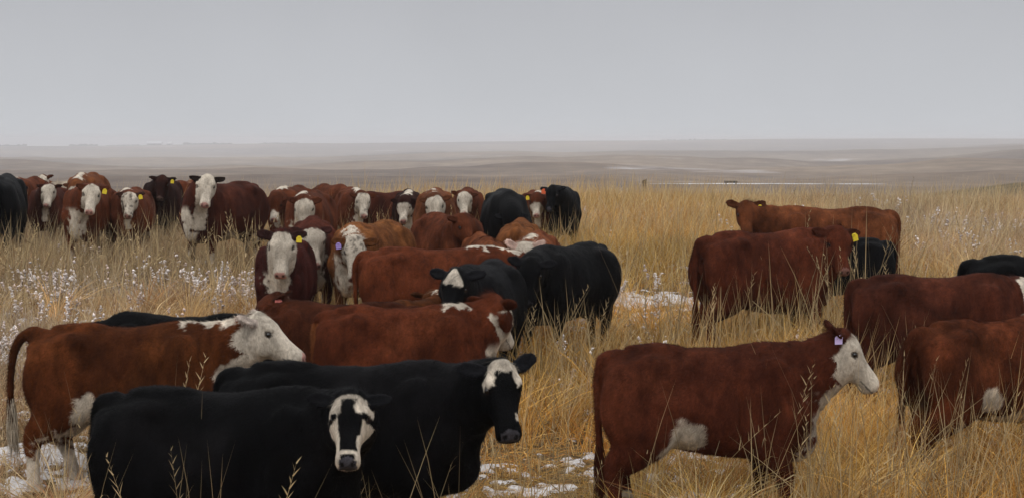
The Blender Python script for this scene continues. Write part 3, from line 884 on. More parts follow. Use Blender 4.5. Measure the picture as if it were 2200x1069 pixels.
# snow lying in the low flat beyond the crest
M_SN, t, p = new_mat('old_snow', .7, .2)
L = t.links; geo = N(t, 'ShaderNodeNewGeometry')
nn = N(t, 'ShaderNodeTexNoise', Scale=.35, Detail=5.0); L.new(geo.outputs['Position'], nn.inputs['Vector'])
rp = N(t, 'ShaderNodeValToRGB'); rp.color_ramp.elements[0].position = .35; rp.color_ramp.elements[0].color = (.22, .20, .18, 1)
rp.color_ramp.elements[1].position = .6; rp.color_ramp.elements[1].color = (.66, .65, .67, 1)
L.new(nn.outputs['Fac'], rp.inputs[0]); L.new(rp.outputs[0], p.inputs['Base Color'])
def snow_flat(name, cx, cy, lx, ly, nx=90, ny=24, seed=3):
    u = np.linspace(-1, 1, nx); V = []; 
    w = np.clip(1 - np.abs(u) ** 2.2, 0, 1) * (0.55 + .9 * vnoise(np.stack([u * 4, u * 0, u * 0], 1), 1.0, seed))
    vv = np.linspace(-1, 1, ny)
    X = cx + lx * u[:, None] + vv[None, :] * 0; Y = cy + ly * w[:, None] * vv[None, :] + 2.0 * np.sin(u * 2.0 + seed)[:, None]
    Z = ground_z(X, Y) + .06 + .10 * np.clip(1 - np.abs(vv), 0, .3)[None, :]
    Vv = np.stack([X, Y, Z], -1).reshape(-1, 3); I = np.arange(nx * ny).reshape(nx, ny)
    q = np.stack([I[:-1, :-1], I[1:, :-1], I[1:, 1:], I[:-1, 1:]], -1).reshape(-1, 4)
    o = link(bpy.data.objects.new(name, mesh_np(name, Vv, [q], M_SN))); tag(o, kind='structure')

# ------------------------------------------------------------------ grass and forbs
M_GRASS, t, p = new_mat('dry_grass', .75, .2)
L = t.links
at = N(t, 'ShaderNodeAttribute', attribute_name='tint'); L.new(at.outputs['Color'], p.inputs['Base Color'])
tr = N(t, 'ShaderNodeBsdfTranslucent'); L.new(at.outputs['Color'], tr.inputs['Color'])
ms = N(t, 'ShaderNodeMixShader'); ms.inputs[0].default_value = .25
L.new(p.outputs[0], ms.inputs[1]); L.new(tr.outputs[0], ms.inputs[2]); L.new(ms.outputs[0], t.nodes['Material Output'].inputs['Surface'])

def strips(base, dirn, bend, length, width, tint, nseg=3, curl=None):
    """ribbon blades: base (n,3), dirn (n,3) start direction, bend (n,3) added towards the tip"""
    n = len(base)
    r = rng.random(n) * math.pi
    sv = np.stack([np.cos(r), np.sin(r), np.zeros(n)], 1)
    sv = sv - (sv * dirn).sum(1)[:, None] * dirn; sv /= np.linalg.norm(sv, axis=1)[:, None] + 1e-9
    V = []; T = []
    for j in range(nseg + 1):
        tq = j / nseg
        c = base + dirn * (length * tq)[:, None] + bend * (length * tq ** 2)[:, None]
        w = width * (1 - tq ** 1.6 * .85) * .5
        if j < nseg: V += [c - sv * w[:, None], c + sv * w[:, None]]
        else: V += [c]
        T.append(tint * (0.78 + .32 * tq))
    k = 2 * nseg + 1
    VV = np.stack(V, 1).reshape(-1, 3)
    TT = np.repeat(tint, k, 0)
    b = np.arange(n)[:, None] * k
    quads = np.concatenate([b + np.array([[2 * j, 2 * j + 1, 2 * j + 3, 2 * j + 2]]) for j in range(nseg - 1)]) if nseg > 1 else np.zeros((0, 4), int)
    tris = b + np.array([[k - 3, k - 2, k - 1]])
    return VV, quads, tris, TT

class Acc:
    def __init__(s): s.V = []; s.Q = []; s.T = []; s.C = []; s.n = 0
    def add(s, V, Q, T, C):
        s.V.append(V); s.C.append(C)
        if len(Q): s.Q.append(Q + s.n)
        if len(T): s.T.append(T + s.n)
        s.n += len(V)
    def build(s, name, mat, label, cat):
        fl = []
        if s.Q: fl.append(np.concatenate(s.Q))
        if s.T: fl.append(np.concatenate(s.T))
        o = link(bpy.data.objects.new(name, mesh_np(name, np.concatenate(s.V), fl, mat, True, cols={'tint': np.concatenate(s.C)})))
        tag(o, label, cat, kind='stuff'); return o

PAL = np.array([(.52, .315, .085), (.60, .41, .145), (.42, .225, .055), (.28, .145, .045), (.68, .54, .29), (.42, .30, .14), (.34, .16, .06)])
PALW = np.array([.26, .2, .17, .1, .12, .10, .05])
def tints(n, X, Y):
    i = rng.choice(len(PAL), n, p=PALW / PALW.sum())
    c = PAL[i] * (.75 + .5 * rng.random(n))[:, None]
    # duller, greyer sward on the left and on the far right
    P_ = np.stack([X, Y, X * 0], 1)
    c = c * np.array([1.03, .95, .80])
    c = c * (.40 + 1.15 * fbm(P_, 1.4, 73, 3))[:, None] * (1 + (fbm(P_, .6, 75, 2)[:, None] - .5) * np.array([[.35, .0, -.5]]))
    gry = np.clip(.75 * sstep(-1.5, -5, X) + .65 * sstep(4.0, 8.0, X) * sstep(17, 24, Y) + .12 * sstep(24, 34, Y), 0, .8)
    gry = gry * (.6 + .8 * vnoise(np.stack([X, Y, X * 0], 1), .5, 71))
    lum = c.mean(1)[:, None] * np.array([1.12, .98, .86])
    return c * (1 - gry[:, None] * .6) + lum * gry[:, None] * .6

def scatter(dmin, dmax, per_m2, half=0.44):
    area = half * (dmax ** 2 - dmin ** 2)
    n = int(area * per_m2)
    D = np.sqrt(rng.random(n) * (dmax ** 2 - dmin ** 2) + dmin ** 2)
    A = (rng.random(n) * 2 - 1) * half
    return D * np.sin(A), D * np.cos(A)

acc = Acc()
def sward(dmin, dmax, dens, wid, nseg, clump=1.0, hmul=1.0):
    X, Y = scatter(dmin, dmax, dens)
    P = np.stack([X, Y, X * 0], 1)
    D = np.hypot(X, Y)
    cl = fbm(P, 2.6, 81, 2); big = fbm(P, .45, 83, 2)
    tall = blob_w(X, Y, TALL); snw = blob_w(X, Y, SNOWY); fb = blob_w(X, Y, FORBS); br = blob_w(X, Y, BAREG)
    dn = sstep(.28, .60, cl) * .85 + .25 + .7 * tall - .62 * snw - .15 * fb - .4 * br + .25 * sstep(22, 28, D)
    keep = rng.random(len(X)) < dn
    X, Y, D, cl, big, tall, snw, fb, br = [a[keep] for a in (X, Y, D, cl, big, tall, snw, fb, br)]
    n = len(X)
    # draw blades into tufts
    ct = rng.random(n)
    hgt = (.20 + .22 * rng.random(n) + .16 * sstep(.4, .7, big)) * (1 + .75 * tall) * (1 - .35 * snw) * hmul
    hgt += .10 * sstep(21, 26, D) * (rng.random(n)) + .10 * sstep(21, 26, D)
    stalk = rng.random(n) < (.075 + .06 * tall)
    hgt = np.where(stalk, hgt + .25 + .25 * rng.random(n), hgt)
    Z = ground_z(X, Y) - .02
    th = rng.random(n) * 6.283; lean = np.abs(rng.normal(0, .28, n)); lean = np.where(stalk, lean * .6, lean)
    flat = rng.random(n) < .10; lean = np.where(flat, .7 + .6 * rng.random(n), lean)
    wx = .10
    d = np.stack([np.cos(th) * lean + wx, np.sin(th) * lean, np.ones(n)], 1); d /= np.linalg.norm(d, axis=1)[:, None]
    bt = th + rng.normal(0, .5, n); bm = .15 + .45 * rng.random(n); bm = np.where(stalk, bm * .3, bm)
    bend = np.stack([np.cos(bt) * bm, np.sin(bt) * bm, -.35 * bm], 1)
    w = wid * (.6 + .8 * rng.random(n)); w = np.where(stalk, w * 1.15, w)
    tn = tints(n, X, Y)
    fr = (rng.random(n) < .42 * fb + .02) & ~stalk           # rimed blades
    tn = np.where(fr[:, None], tn * .35 + np.array([.40, .355, .335]) * (.7 + .5 * rng.random(n))[:, None], tn)
    tn = np.where(stalk[:, None], tn * .5 + np.array([.26, .21, .125]), tn)
    acc.add(*strips(np.stack([X, Y, Z], 1), d, bend, hgt, w, tn, nseg))
# fallen straw lying over the snow and the thatch
for (a_, b_, dn_, w_) in ((7.5, 13, 900, .0045), (13, 21, 420, .006)):
    X, Y = scatter(a_, b_, dn_); n = len(X)
    th = rng.random(n) * 6.283
    d_ = np.stack([np.cos(th), np.sin(th), .12 + .25 * rng.random(n)], 1); d_ /= np.linalg.norm(d_, axis=1)[:, None]
    acc.add(*strips(np.stack([X, Y, ground_z(X, Y) + .02], 1), d_, np.array([[0, 0, -.15]]) + .3 * (rng.random((n, 3)) - .5), .08 + .22 * rng.random(n), np.full(n, w_), tints(n, X, Y) * .9, 2))
sward(7.5, 13, 720, .0050, 3)
sward(13, 20, 560, .0062, 3)
sward(20, 30, 480, .0085, 2)
sward(30, 45, 230, .012, 2)
sward(45, 66, 90, .018, 2, hmul=.8)
# tussocks: many blades fanning from one root
def tussocks(dmin, dmax, dens, wid, nb, hmul=1.0):
    X, Y = scatter(dmin, dmax, dens); n = len(X)
    w_ = .10 + .9 * blob_w(X, Y, TALL) - .5 * blob_w(X, Y, SNOWY) + .15 * sstep(.5, .7, fbm(np.stack([X, Y, X * 0], 1), .6, 87, 2))
    k = rng.random(n) < w_; X, Y = X[k], Y[k]; n = len(X)
    hh = (.42 + .38 * rng.random(n)) * hmul; dirx = .25 * (rng.random(n) - .4); tc_ = tints(n, X, Y) * 1.12
    X, Y, hh, dirx = [np.repeat(a, nb) for a in (X, Y, hh, dirx)]; tc_ = np.repeat(tc_, nb, 0); m = len(X)
    th = rng.random(m) * 6.283; le = np.abs(rng.normal(0, .32, m)); rr = .07 * rng.random(m)
    d_ = np.stack([np.cos(th) * le + dirx, np.sin(th) * le, np.ones(m)], 1); d_ /= np.linalg.norm(d_, axis=1)[:, None]
    bm = .25 + .55 * rng.random(m)
    X = X + np.cos(th) * rr; Y = Y + np.sin(th) * rr
    acc.add(*strips(np.stack([X, Y, ground_z(X, Y) - .02], 1), d_, np.stack([np.cos(th) * bm, np.sin(th) * bm, -.45 * bm], 1), hh * (.55 + .6 * rng.random(m)),
                    wid * (.6 + .8 * rng.random(m)), tc_ * (.7 + .6 * rng.random(m))[:, None], 3))
tussocks(7.5, 13, 10, .0072, 65, 1.12)
tussocks(13, 21, 7, .0092, 52, 1.1)
tussocks(21, 32, 4.5, .011, 40, 1.15)
tussocks(32, 50, 1.4, .015, 24)
GRASS = acc

# tall seed-headed stalks, thickest in front of some of the cattle
STK = Acc()
def stalks(px, d, rx, ry, n, h0, h1, wid=.0085):
    x0 = (px - 1100) / FPX * d
    X = x0 + rng.normal(0, rx, n); Y = d + rng.normal(0, ry, n)
    Z = ground_z(X, Y) - .03
    hh = h0 + (h1 - h0) * rng.random(n) ** 1.3
    th = rng.random(n) * 6.283; le = np.abs(rng.normal(0, .24, n)); bent = rng.random(n) < .16; le = np.where(bent, .6 + .5 * rng.random(n), le)
    d_ = np.stack([np.cos(th) * le + .03, np.sin(th) * le * .5, np.ones(n)], 1); d_ /= np.linalg.norm(d_, axis=1)[:, None]
    bd = np.stack([np.cos(th) * .16, np.sin(th) * .08, -.03 * np.ones(n)], 1) * (rng.random(n) * 1.2)[:, None]
    c = np.array([.44, .34, .19]) * (.55 + .7 * rng.random(n))[:, None] * np.array([1, .97, .95])
    w = np.full(n, wid) * (.7 + .6 * rng.random(n)) * np.clip(d / 12, .9, 1.6)
    B = np.stack([X, Y, Z], 1)
    STK.add(*strips(B, d_, bd, hh, w, c, 4))
    STK.add(*strips(B, np.cross(d_, [0, 1, 0]) * 0 + d_, bd, hh, w, c, 4))
    # side spikelets of the seed head and a few dead leaves
    head = rng.random(n) < .25
    for k in range(9):
        tq = .70 + .30 * k / 9; sgn = 1 if k % 2 else -1
        i = np.where(head)[0]
        c0 = B[i] + d_[i] * (hh[i] * tq)[:, None] + bd[i] * (hh[i] * tq ** 2)[:, None]
        sd2 = np.stack([np.cos(th[i] * 3) * sgn, np.sin(th[i] * 3) * sgn, np.zeros(len(i))], 1)
        dv = d_[i] + sd2 * (.30 + .35 * rng.random(len(i)))[:, None]; dv /= np.linalg.norm(dv, axis=1)[:, None]
        STK.add(*strips(c0, dv, sd2 * .1, (.085 - .05 * k / 9) * (.6 + .8 * rng.random(len(i))), w[i] * .95, c[i] * 1.05, 2))
    i = np.where(rng.random(n) < .6)[0]
    tq = .25 + .4 * rng.random(len(i))
    c0 = B[i] + d_[i] * (hh[i] * tq)[:, None]
    a = rng.random(len(i)) * 6.28
    dv = np.stack([np.cos(a) * .8, np.sin(a) * .8, .9 * np.ones(len(i))], 1); dv /= np.linalg.norm(dv, axis=1)[:, None]
    STK.add(*strips(c0, dv, np.array([[0, 0, -.9]]) + dv * 0, .16 + .16 * rng.random(len(i)), w[i], c[i] * .9, 3))
for a in ((330, 9.3, .35, .12, 12, 1.15, 1.5), (520, 9.3, .35, .12, 12, 1.0, 1.4), (760, 9.6, .3, .2, 5, .9, 1.25), (990, 10.2, .25, .2, 12, 1.0, 1.4),
          (200, 11.2, .5, .2, 10, .8, 1.3), (370, 11.5, .15, .1, 5, 1.2, 1.5), (1680, 10.9, .55, .25, 46, .9, 1.6), (1560, 10.8, .3, .2, 9, .9, 1.4), (1370, 10.8, .15, .1, 4, .9, 1.4),
          (1900, 11.2, .5, .3, 40, .8, 1.35), (2030, 11.0, .4, .3, 40, .8, 1.4), (2150, 10.9, .35, .2, 26, .9, 1.5), (1880, 14.0, .4, .4, 25, .8, 1.2),
          (1620, 17.0, .9, .3, 80, .8, 1.45), (1530, 16.6, .3, .3, 30, .7, 1.1), (1760, 17.0, .4, .3, 35, .8, 1.5), (1870, 18.0, .5, .4, 35, .9, 1.6),
          (1200, 15.8, .25, .3, 26, .7, 1.2), (1260, 15.6, .3, .3, 26, .7, 1.25), (1140, 12.5, .5, .8, 20, .5, .9), (1250, 12.5, .5, .8, 30, .5, .9),
          (150, 22.5, 1.6, .8, 90, .6, 1.15), (300, 22.5, 1.2, .8, 110, .7, 1.2), (470, 22.5, 1.2, .8, 110, .6, 1.2), (660, 22.5, 1.0, .6, 60, .7, 1.25), (820, 21.5, 1.2, .6, 100, .7, 1.3),
          (930, 21, .7, .4, 45, .6, 1.1), (1190, 22, .5, .5, 45, .7, 1.25), (20, 22, .5, .5, 36, .8, 1.3), (1900, 23, 4, 3, 60, .6, 1.0), (1350, 24, 3, 3, 60, .7, 1.1), (1700, 30, 6, 5, 80, .8, 1.2), (1000, 34, 9, 5, 120, .8, 1.2)):
    stalks(*a)

# low forbs carrying frost and old snow
M_FROST, t, p = new_mat('frosted_seedheads', .85, .15)
at = N(t, 'ShaderNodeAttribute', attribute_name='tint'); t.links.new(at.outputs['Color'], p.inputs['Base Color'])
OCT = np.array([(1, 0, 0), (-1, 0, 0), (0, 1, 0), (0, -1, 0), (0, 0, 1), (0, 0, -1)], float)
OCF = np.array([(0, 2, 4), (2, 1, 4), (1, 3, 4), (3, 0, 4), (2, 0, 5), (1, 2, 5), (3, 1, 5), (0, 3, 5)])
FRB = Acc()
def forbs(dmin, dmax, dens, per):
    X, Y = scatter(dmin, dmax, dens)
    w = blob_w(X, Y, FORBS); P = np.stack([X, Y, X * 0], 1)
    pr = .95 * w * sstep(.44, .62, fbm(P, 1.1, 91, 2)) + .012 + .07 * sstep(.58, .72, fbm(P, .7, 93, 2))
    k = rng.random(len(X)) < pr
    X, Y = X[k], Y[k]; n = len(X)
    if not n: return
    Z = ground_z(X, Y)
    ns = 4                                     # several wands to a plant, each tipped with a rimed plume
    X, Y, Z = [np.repeat(a, ns) for a in (X, Y, Z)]; n = len(X); D = np.hypot(X, Y)
    hh = (.20 + .36 * rng.random(n))
    th = rng.random(n) * 6.28; le = .55 * rng.random(n)
    d_ = np.stack([np.cos(th) * le, np.sin(th) * le, np.ones(n)], 1); d_ /= np.linalg.norm(d_, axis=1)[:, None]
    B = np.stack([X, Y, Z], 1)
    STK.add(*strips(B, d_, d_ * 0, hh, np.full(n, .005), np.array([.20, .12, .07]) * (.7 + .6 * rng.random(n))[:, None], 2))
    pk = rng.random(n)[:, None]; bri = (.8 + .45 * rng.random(n))[:, None]
    for j in range(per):
        tq = .50 + .55 * rng.random(n) ** .7
        c = B + d_ * (hh * tq)[:, None] + rng.normal(0, 1, (n, 3)) * (.020 * (1.3 - tq))[:, None]
        r = (.0050 + .0105 * rng.random(n) ** 1.3) * np.clip(D / 14, .8, 1.8)
        sc = r[:, None, None] * (.45 + 1.0 * rng.random((n, 6, 1)))
        V = (c[:, None] + (OCT[None] + rng.normal(0, .25, (n, 6, 3))) * sc).reshape(-1, 3)
        F = (np.arange(n)[:, None, None] * 6 + OCF[None]).reshape(-1, 3)
        col = (np.array([.70, .66, .64]) * (1 - pk) + np.array([.50, .39, .34]) * pk) * bri * (.75 + .4 * rng.random(n))[:, None]
        FRB.add(V, np.zeros((0, 4), int), F, np.repeat(col, 6, 0))
forbs(8, 14, 16, 16)
forbs(14, 22, 22, 16)
forbs(22, 40, 6, 8)
# ------------------------------------------------------------------ the herd
UP_EARS = (12, 12)
HERD = []
REP = []
def place(name, label, cat, px, yb, size, group='cattle of the herd', depth=None, **c):
    D = np.linspace(8.5, 48, 1600)
    X = (px - 1100) / FPX * D
    _, y_ = project(X, D, ground_z(X, D) + 1.28 * (size or 1.0))
    i = int(np.argmin(np.abs(y_ - yb))) if depth is None else int(np.argmin(np.abs(D - depth)))
    d, x = float(D[i]), float(X[i])
    if depth is not None and size is None:       # as tall as it looks at that distance
        zg = float(ground_z(np.array([x]), np.array([d]))[0])
        zz = np.linspace(.9, 1.6, 200); yb_ = project(x, d, zg + zz)[1]
        size = float(np.clip(zz[np.argmin(np.abs(yb_ - yb))] / 1.28, .70, 1.17))
    c.setdefault('vox', min(.024, max(.010, d * .00082)) / size)
    c.setdefault('seed', len(HERD) + 1)
    if d < 14.5: c.setdefault('hair', 90000)
    elif d < 21: c.setdefault('hair', 36000)
    else: c.setdefault('hair', 6000)
    c.setdefault('len', .95)
    z = float(ground_z(np.array([x]), np.array([d]))[0]) - .02
    if 'poll' in c:                      # turn and stretch the neck until the crown of the head is where it was seen
        hd = math.radians(c.get('heading', 0))
        YA, PA, NL = np.meshgrid(np.radians(np.arange(-84, 85, 4)), np.radians(np.arange(-40, 57, 3)), np.arange(.30, .63, .03), indexing='ij')
        lx = .62 * c['len'] + NL * np.cos(YA) * np.cos(PA); ly = NL * np.sin(YA) * np.cos(PA); lz = 1.08 + NL * np.sin(PA)
        wx = x + size * (lx * math.cos(hd) - ly * math.sin(hd)); wy = d + size * (lx * math.sin(hd) + ly * math.cos(hd)); wz = z + size * lz
        qx, qy = project(wx, wy, wz)
        sc_ = FPX / d * size
        hp_ = math.radians(c.get('head_pitch', 40)); lift = .06 * sc_
        cost = ((qx - c['poll'][0]) ** 2 + (qy - lift * (math.cos(hp_)+.3) - c['poll'][1]) ** 2) / sc_ ** 2 * 60 + .25 * (YA - math.radians(c.get('neck_yaw', 0))) ** 2 + .6 * (NL - c.get('neck_len', .46)) ** 2 + .03 * (PA - .2) ** 2
        k = np.unravel_index(np.argmin(cost), cost.shape)
        c['neck_yaw'], c['neck_pitch'], c['neck_len'] = math.degrees(YA[k]), math.degrees(PA[k]), NL[k]
        res = (qx[k] - c['poll'][0], qy[k] - lift * (math.cos(hp_)+.3) - c['poll'][1])
    else: res = None
    REP.append((label[:50], round(d, 1), [round(float(v)) for v in sum([list(project(x + size * a * c['len'] * math.cos(math.radians(c.get('heading', 0))), d + size * a * c['len'] * math.sin(math.radians(c.get('heading', 0))), z + size * 1.1)) for a in (-.8, .85)], [])], res and [round(float(v)) for v in res], round(c.get('neck_yaw', 0)), round(c.get('neck_pitch', 28))))
    r = build_cow(name, label, cat, c)
    r.location = (x, d, z); r.rotation_euler[2] = math.radians(c.get('heading', 0)); r.scale = (size,) * 3
    r['group'] = group
    HERD.append((label, x, d, size))
    return r
CAM = -90
H = dict(pattern='hereford')
NEARG = 'cattle in the front of the herd'; MIDG = 'cattle in the middle of the herd'; FARG = 'cattle in the far row'
BK = dict(coat=BLACK, black=True, nose=SLATE, ear_col=(.004, .004, .005), dark=(.0018, .0018, .0022))
# front rank
place('cow', 'black cow in front at left, white stripes down both sides of its face', 'cow', 470, 838, 1.06, NEARG, heading=-6, **BK, mask_blaze='sides', neck_yaw=-42, neck_pitch=2, neck_len=.46, head_yaw=CAM + 2, head_pitch=52, head_scale=.82, ears=(-4, 0), ear_back=.25, legs=(2, -3, 4, -6), poll=(750, 842), len=.92)
place('cow', 'black cow behind the stripe-faced one, white arch on its forehead', 'cow', 735, 782, 1.06, NEARG, heading=-4, **BK, mask_blaze='arch', neck_yaw=-28, neck_pitch=8, neck_len=.50, head_yaw=CAM + 16, head_pitch=58, ears=(22, 0), ear_back=.2, belly=.03, spots=[(-.79, .1, .95, .03)], poll=(1074, 772), len=.98)
place('cow', 'red white-faced cow at far left with its tail lifted, muzzle over the black cow', 'cow', 265, 697, 1.0, NEARG, heading=2, **H, coat=(.104, .029, .0085), neck_yaw=-6, neck_pitch=16, neck_len=.50, tail='out', sw_col=CREAM, crest=(.30, .85), legs=(0, 0, -8, 9), spots=[(-.24, -.22, .66, .14)], ears=(8, 8), ear_back=.5, mottle=.9, face_end=-.06, socks=.34, ear_col=(.40, .33, .28), head_scale=.97, throat_w=.20, poll=(548, 674), head_pitch=38, len=.90)
place('cow', 'red white-faced cow at right with a lilac tag, head raised in profile', 'cow', 1515, 742, 1.03, NEARG, heading=0, **H, coat=(.088, .022, .010), neck_yaw=-8, neck_pitch=34, neck_len=.52, tail='down', crest=(2, 2), belly=-.05, bw=-4, spots=[(-.13, -.27, .67, .15), (-.22, -.22, .60, .13)], ears=(30, 38), ear_back=.55, tags=[(1, 'lilac', .95)], tag_face=-70, throat_w=.10, chest=True, face_end=.03, legs=(6, -10, -2, 5), socks=.10, mottle=.6, sw_n=260, poll=(1806, 706), head_pitch=52, head_scale=.88, len=.88)
place('cow', 'red cow at the right edge with white belly, head out of the picture', 'cow', 2136, 685, 1.0, NEARG, heading=24, **H, coat=(.125, .033, .0125), neck_yaw=10, neck_pitch=10, tail='side', sw_col=(.30, .14, .07), spots=[(-.20, -.28, .69, .13)], mottle=.9, legs=(-6, 10, -6, 10), crest=(2, 2), socks=.2, sw_n=260)
place('cow', 'red cow with white crest in front of the herd centre, head turned away', 'cow', 858, 658, 1.0, NEARG, heading=3, **H, coat=(.110, .027, .0105), neck_yaw=12, neck_pitch=24, neck_len=.42, head_yaw=52, head_pitch=60, crest=(.15, .95), tail='down', face_end=.02, mottle=.5, poll=(1056, 636), len=.86, tail_col=(.17, .058, .02))
place('cow', 'red cow tucked behind the centre red one, bright pink tag in its ear', 'cow', 738, 650, None, NEARG, heading=178, coat=(.070, .019, .008), neck_yaw=0, head_yaw=176, head_pitch=35, ears=(35, 35), tags=[(0, 'pink', 1.15)], poll=(606, 630), tag_face=-95, tail='side', mottle=.8, depth=14.1)
place('cow', 'black cow standing behind the far left red cow, only its back showing', 'cow', 400, 676, None, NEARG, heading=178, **BK, neck_yaw=0, neck_pitch=-8, neck_len=.5, head_pitch=50, depth=12.95)
# right side
place('cow', 'red cow with white face cut by the right edge, behind the front pair', 'cow', 2008, 592, 1.0, MIDG, heading=-3, **H, coat=(.075, .020, .010), neck_yaw=-10, neck_pitch=8, neck_len=.55, head_yaw=-50, head_pitch=45, crest=(2, 2), face_end=.0, ears=(5, 5), ear_back=.4, mottle=.8, socks=.1, belly_white=False, poll=(2176, 598))
place('cow', 'black cow at the right edge with only its back showing', 'cow', 2238, 550, 1.0, MIDG, heading=0, **BK, neck_pitch=0)
place('cow', 'red cow with a yellow tag and pale lip, looking back at the camera', 'cow', 1640, 497, 1.06, MIDG, heading=24, coat=(.095, .023, .010), neck_yaw=-42, neck_pitch=14, neck_len=.46, head_yaw=CAM + 14, head_pitch=64, tags=[(0, 'yellow', 1.15)], ears=(-2, 6), tail='down', mottle=.8, belly=.03, nose=(.20, .10, .08), poll=(1798, 490))
place('cow', 'red cow standing side on facing left, ears spread, beyond the pale-lipped one', 'cow', 1790, 446, 1.02, MIDG, heading=180, coat=(.125, .038, .014), neck_yaw=18, neck_pitch=12, neck_len=.42, head_yaw=CAM - 4, head_pitch=58, tags=[(0, 'yellow', 1.0)], ears=(14, 14), tail='down', nose=(.10, .05, .04), len=1.02, poll=(1603, 434))
place('calf', 'small black calf standing against the flank of the left-facing red cow', 'calf', 1804, 512, None, MIDG, heading=182, **BK, neck_pitch=0, depth=18.9)
# centre group
place('cow', 'black cow in the centre turned three quarters to the left, head low', 'cow', 1222, 526, 1.0, MIDG, heading=236, **BK, neck_yaw=30, neck_pitch=-8, neck_len=.44, head_yaw=CAM - 14, head_pitch=66, ears=(-2, 14), legs=(10, -10, -8, 10), fat=.98, poll=(1142, 556))
place('cow', 'dark cow with a white blaze peaked over its forehead, facing the camera', 'cow', 1036, 566, None, MIDG, heading=-104, coat=(.0022, .0022, .0028), black=True, nose=SLATE, ear_col=(.004, .004, .005), mask_blaze='star', neck_yaw=0, neck_pitch=0, neck_len=.40, head_yaw=CAM - 20, head_pitch=58, ears=(8, 8), poll=(982, 580), depth=15.4)
place('cow', 'long red cow behind the dark blazed one, white crest on its neck', 'cow', 935, 532, None, MIDG, heading=3, **H, coat=(.115, .029, .011), neck_yaw=14, neck_pitch=-4, neck_len=.56, head_yaw=10, head_pitch=55, crest=(.05, .9), tail='down', mottle=.45, len=1.05, belly_white=False, poll=(1112, 552), depth=17.2)
place('calf', 'red calf with a white crest peering over the centre red cow', 'calf', 900, 640, None, MIDG, heading=60, **H, neck_yaw=20, neck_pitch=24, neck_len=.34, head_yaw=60, head_pitch=35, crest=(.1, .95), ears=(5, 5), poll=(925, 622), depth=14.6)
# left centre
place('cow', 'maroon cow facing the camera, clean white face and yellow tag', 'cow', 612, 512, 1.0, MIDG, heading=-88, **H, coat=(.050, .0115, .0085), neck_yaw=0, neck_pitch=4, neck_len=.34, head_yaw=CAM - 2, head_pitch=70, tags=[(0, 'yellow', .95)], ears=(4, 4), crest=(2, 2), face_mottle=.1, ear_col=(.018, .007, .006), face_end=-.01, mottle=.4, poll=(607, 497))
place('cow', 'maroon cow looking past the clean-faced one, white face turned right', 'cow', 672, 470, 1.02, MIDG, heading=-82, **H, coat=(.075, .019, .0105), neck_yaw=6, neck_pitch=4, neck_len=.34, head_yaw=CAM + 22, head_pitch=62, ears=(8, 8), crest=(2, 2), face_mottle=.15, ear_col=(.03, .010, .008), face_end=.02, mottle=.5, poll=(668, 489))
place('cow', 'tan red cow with a grey mottled white face and purple tag', 'cow', 800, 478, 1.02, MIDG, heading=-110, **H, coat=TAN, neck_yaw=10, neck_pitch=2, neck_len=.38, head_yaw=CAM, head_pitch=68, tags=[(1, 'purple', 1.0)], ears=(-2, 0), crest=(.4, .95), face_mottle=.85, face_end=-.07, mottle=.5, poll=(765, 510))
# far row, left to right
FR = dict(neck_pitch=4, neck_len=.34)
def far(label, px, yb, size, heading, cat='cow', hy=CAM, **k):
    kk = dict(FR); kk.update(head_roll=(len(HERD) * 7 % 13 - 6) * 1.6, throat_w=.05, chest=(len(HERD) % 2 == 0), head_scale=.86, heading=heading, head_yaw=hy, head_pitch=58, ears=(6, 6)); kk.update(k)
    nm = 'cow' if cat == 'cow' else 'calf'
    return place(nm, label, cat, px, yb, size, FARG, **kk)
RDK = dict(coat=(.065, .017, .009)); RM = dict(coat=(.105, .029, .012)); RT = dict(coat=(.135, .044, .017)); DK = dict(coat=(.026, .0085, .006))
far('black cow at the left edge of the far row, rump to the camera', 5, 378, None, 100, **BK, hy=100, depth=25)
far('brown cow beside the black rump at the left end of the far row', 58, 382, None, -95, **H, **RM, face_end=.2, depth=29)
far('white-faced cow peeping from behind the far row at its left end', 92, 386, None, -80, **H, **RM, neck_pitch=10, poll=(92, 376), depth=32)
far('red cow with a pinkish white face, first full face of the far row', 108, 400, None, -88, **H, **RDK, fat=1.1, face_mottle=.1, neck_pitch=0, poll=(106, 395), depth=27)
far('cream cow half hidden left of the cow with the humped tan back', 152, 390, None, -110, coat=(.36, .29, .22), nose=PINK, poll=(150, 390), ear_col=(.36, .28, .2), depth=31)
far('tan cow with a high humped back at the rear of the far row', 190, 372, None, -88, **H, **RT, face_end=.1, depth=29.5)
far('red cow with white face and yellow tag below the humped tan back', 196, 398, None, -92, **H, **RM, tags=[(0, 'yellow', 1.05)], face_mottle=.1, neck_pitch=0, poll=(199, 396), depth=25)
far('red cow with dun mottled face held low and yellow tag', 284, 404, None, -86, **H, **RM, fat=1.15, tags=[(0, 'yellow', 1.05)], face_mottle=1.0, neck_pitch=-12, nose=(.25, .14, .11), ear_col=(.03, .012, .008), poll=(281, 412), depth=25.6)
far('dark brown plain-faced cow with round ears raised and yellow tag', 350, 384, None, -88, **DK, fat=1.12, neck_pitch=8, tags=[(0, 'yellow', .95)], nose=(.08, .05, .04), poll=(350, 378), depth=28)
far('red cow standing between the dark brown one and the tall white face', 402, 388, None, -95, **RM, neck_pitch=-10, poll=(398, 392), depth=29.5)
far('large red cow with its long white face held highest in the far row', 482, 392, None, -117, **H, **RDK, neck_yaw=34, neck_pitch=18, neck_len=.44, ears=(4, 4), ear_col=(.010, .006, .005), face_end=-.06, face_mottle=.1, fat=1.1, throat_w=.09, poll=(446, 376), depth=24)
far('red cow with a small white back stripe right of the gap in the far row', 628, 400, None, -100, **H, **RM, face_end=.3, crest=(.1, .5), fat=1.1, depth=26)
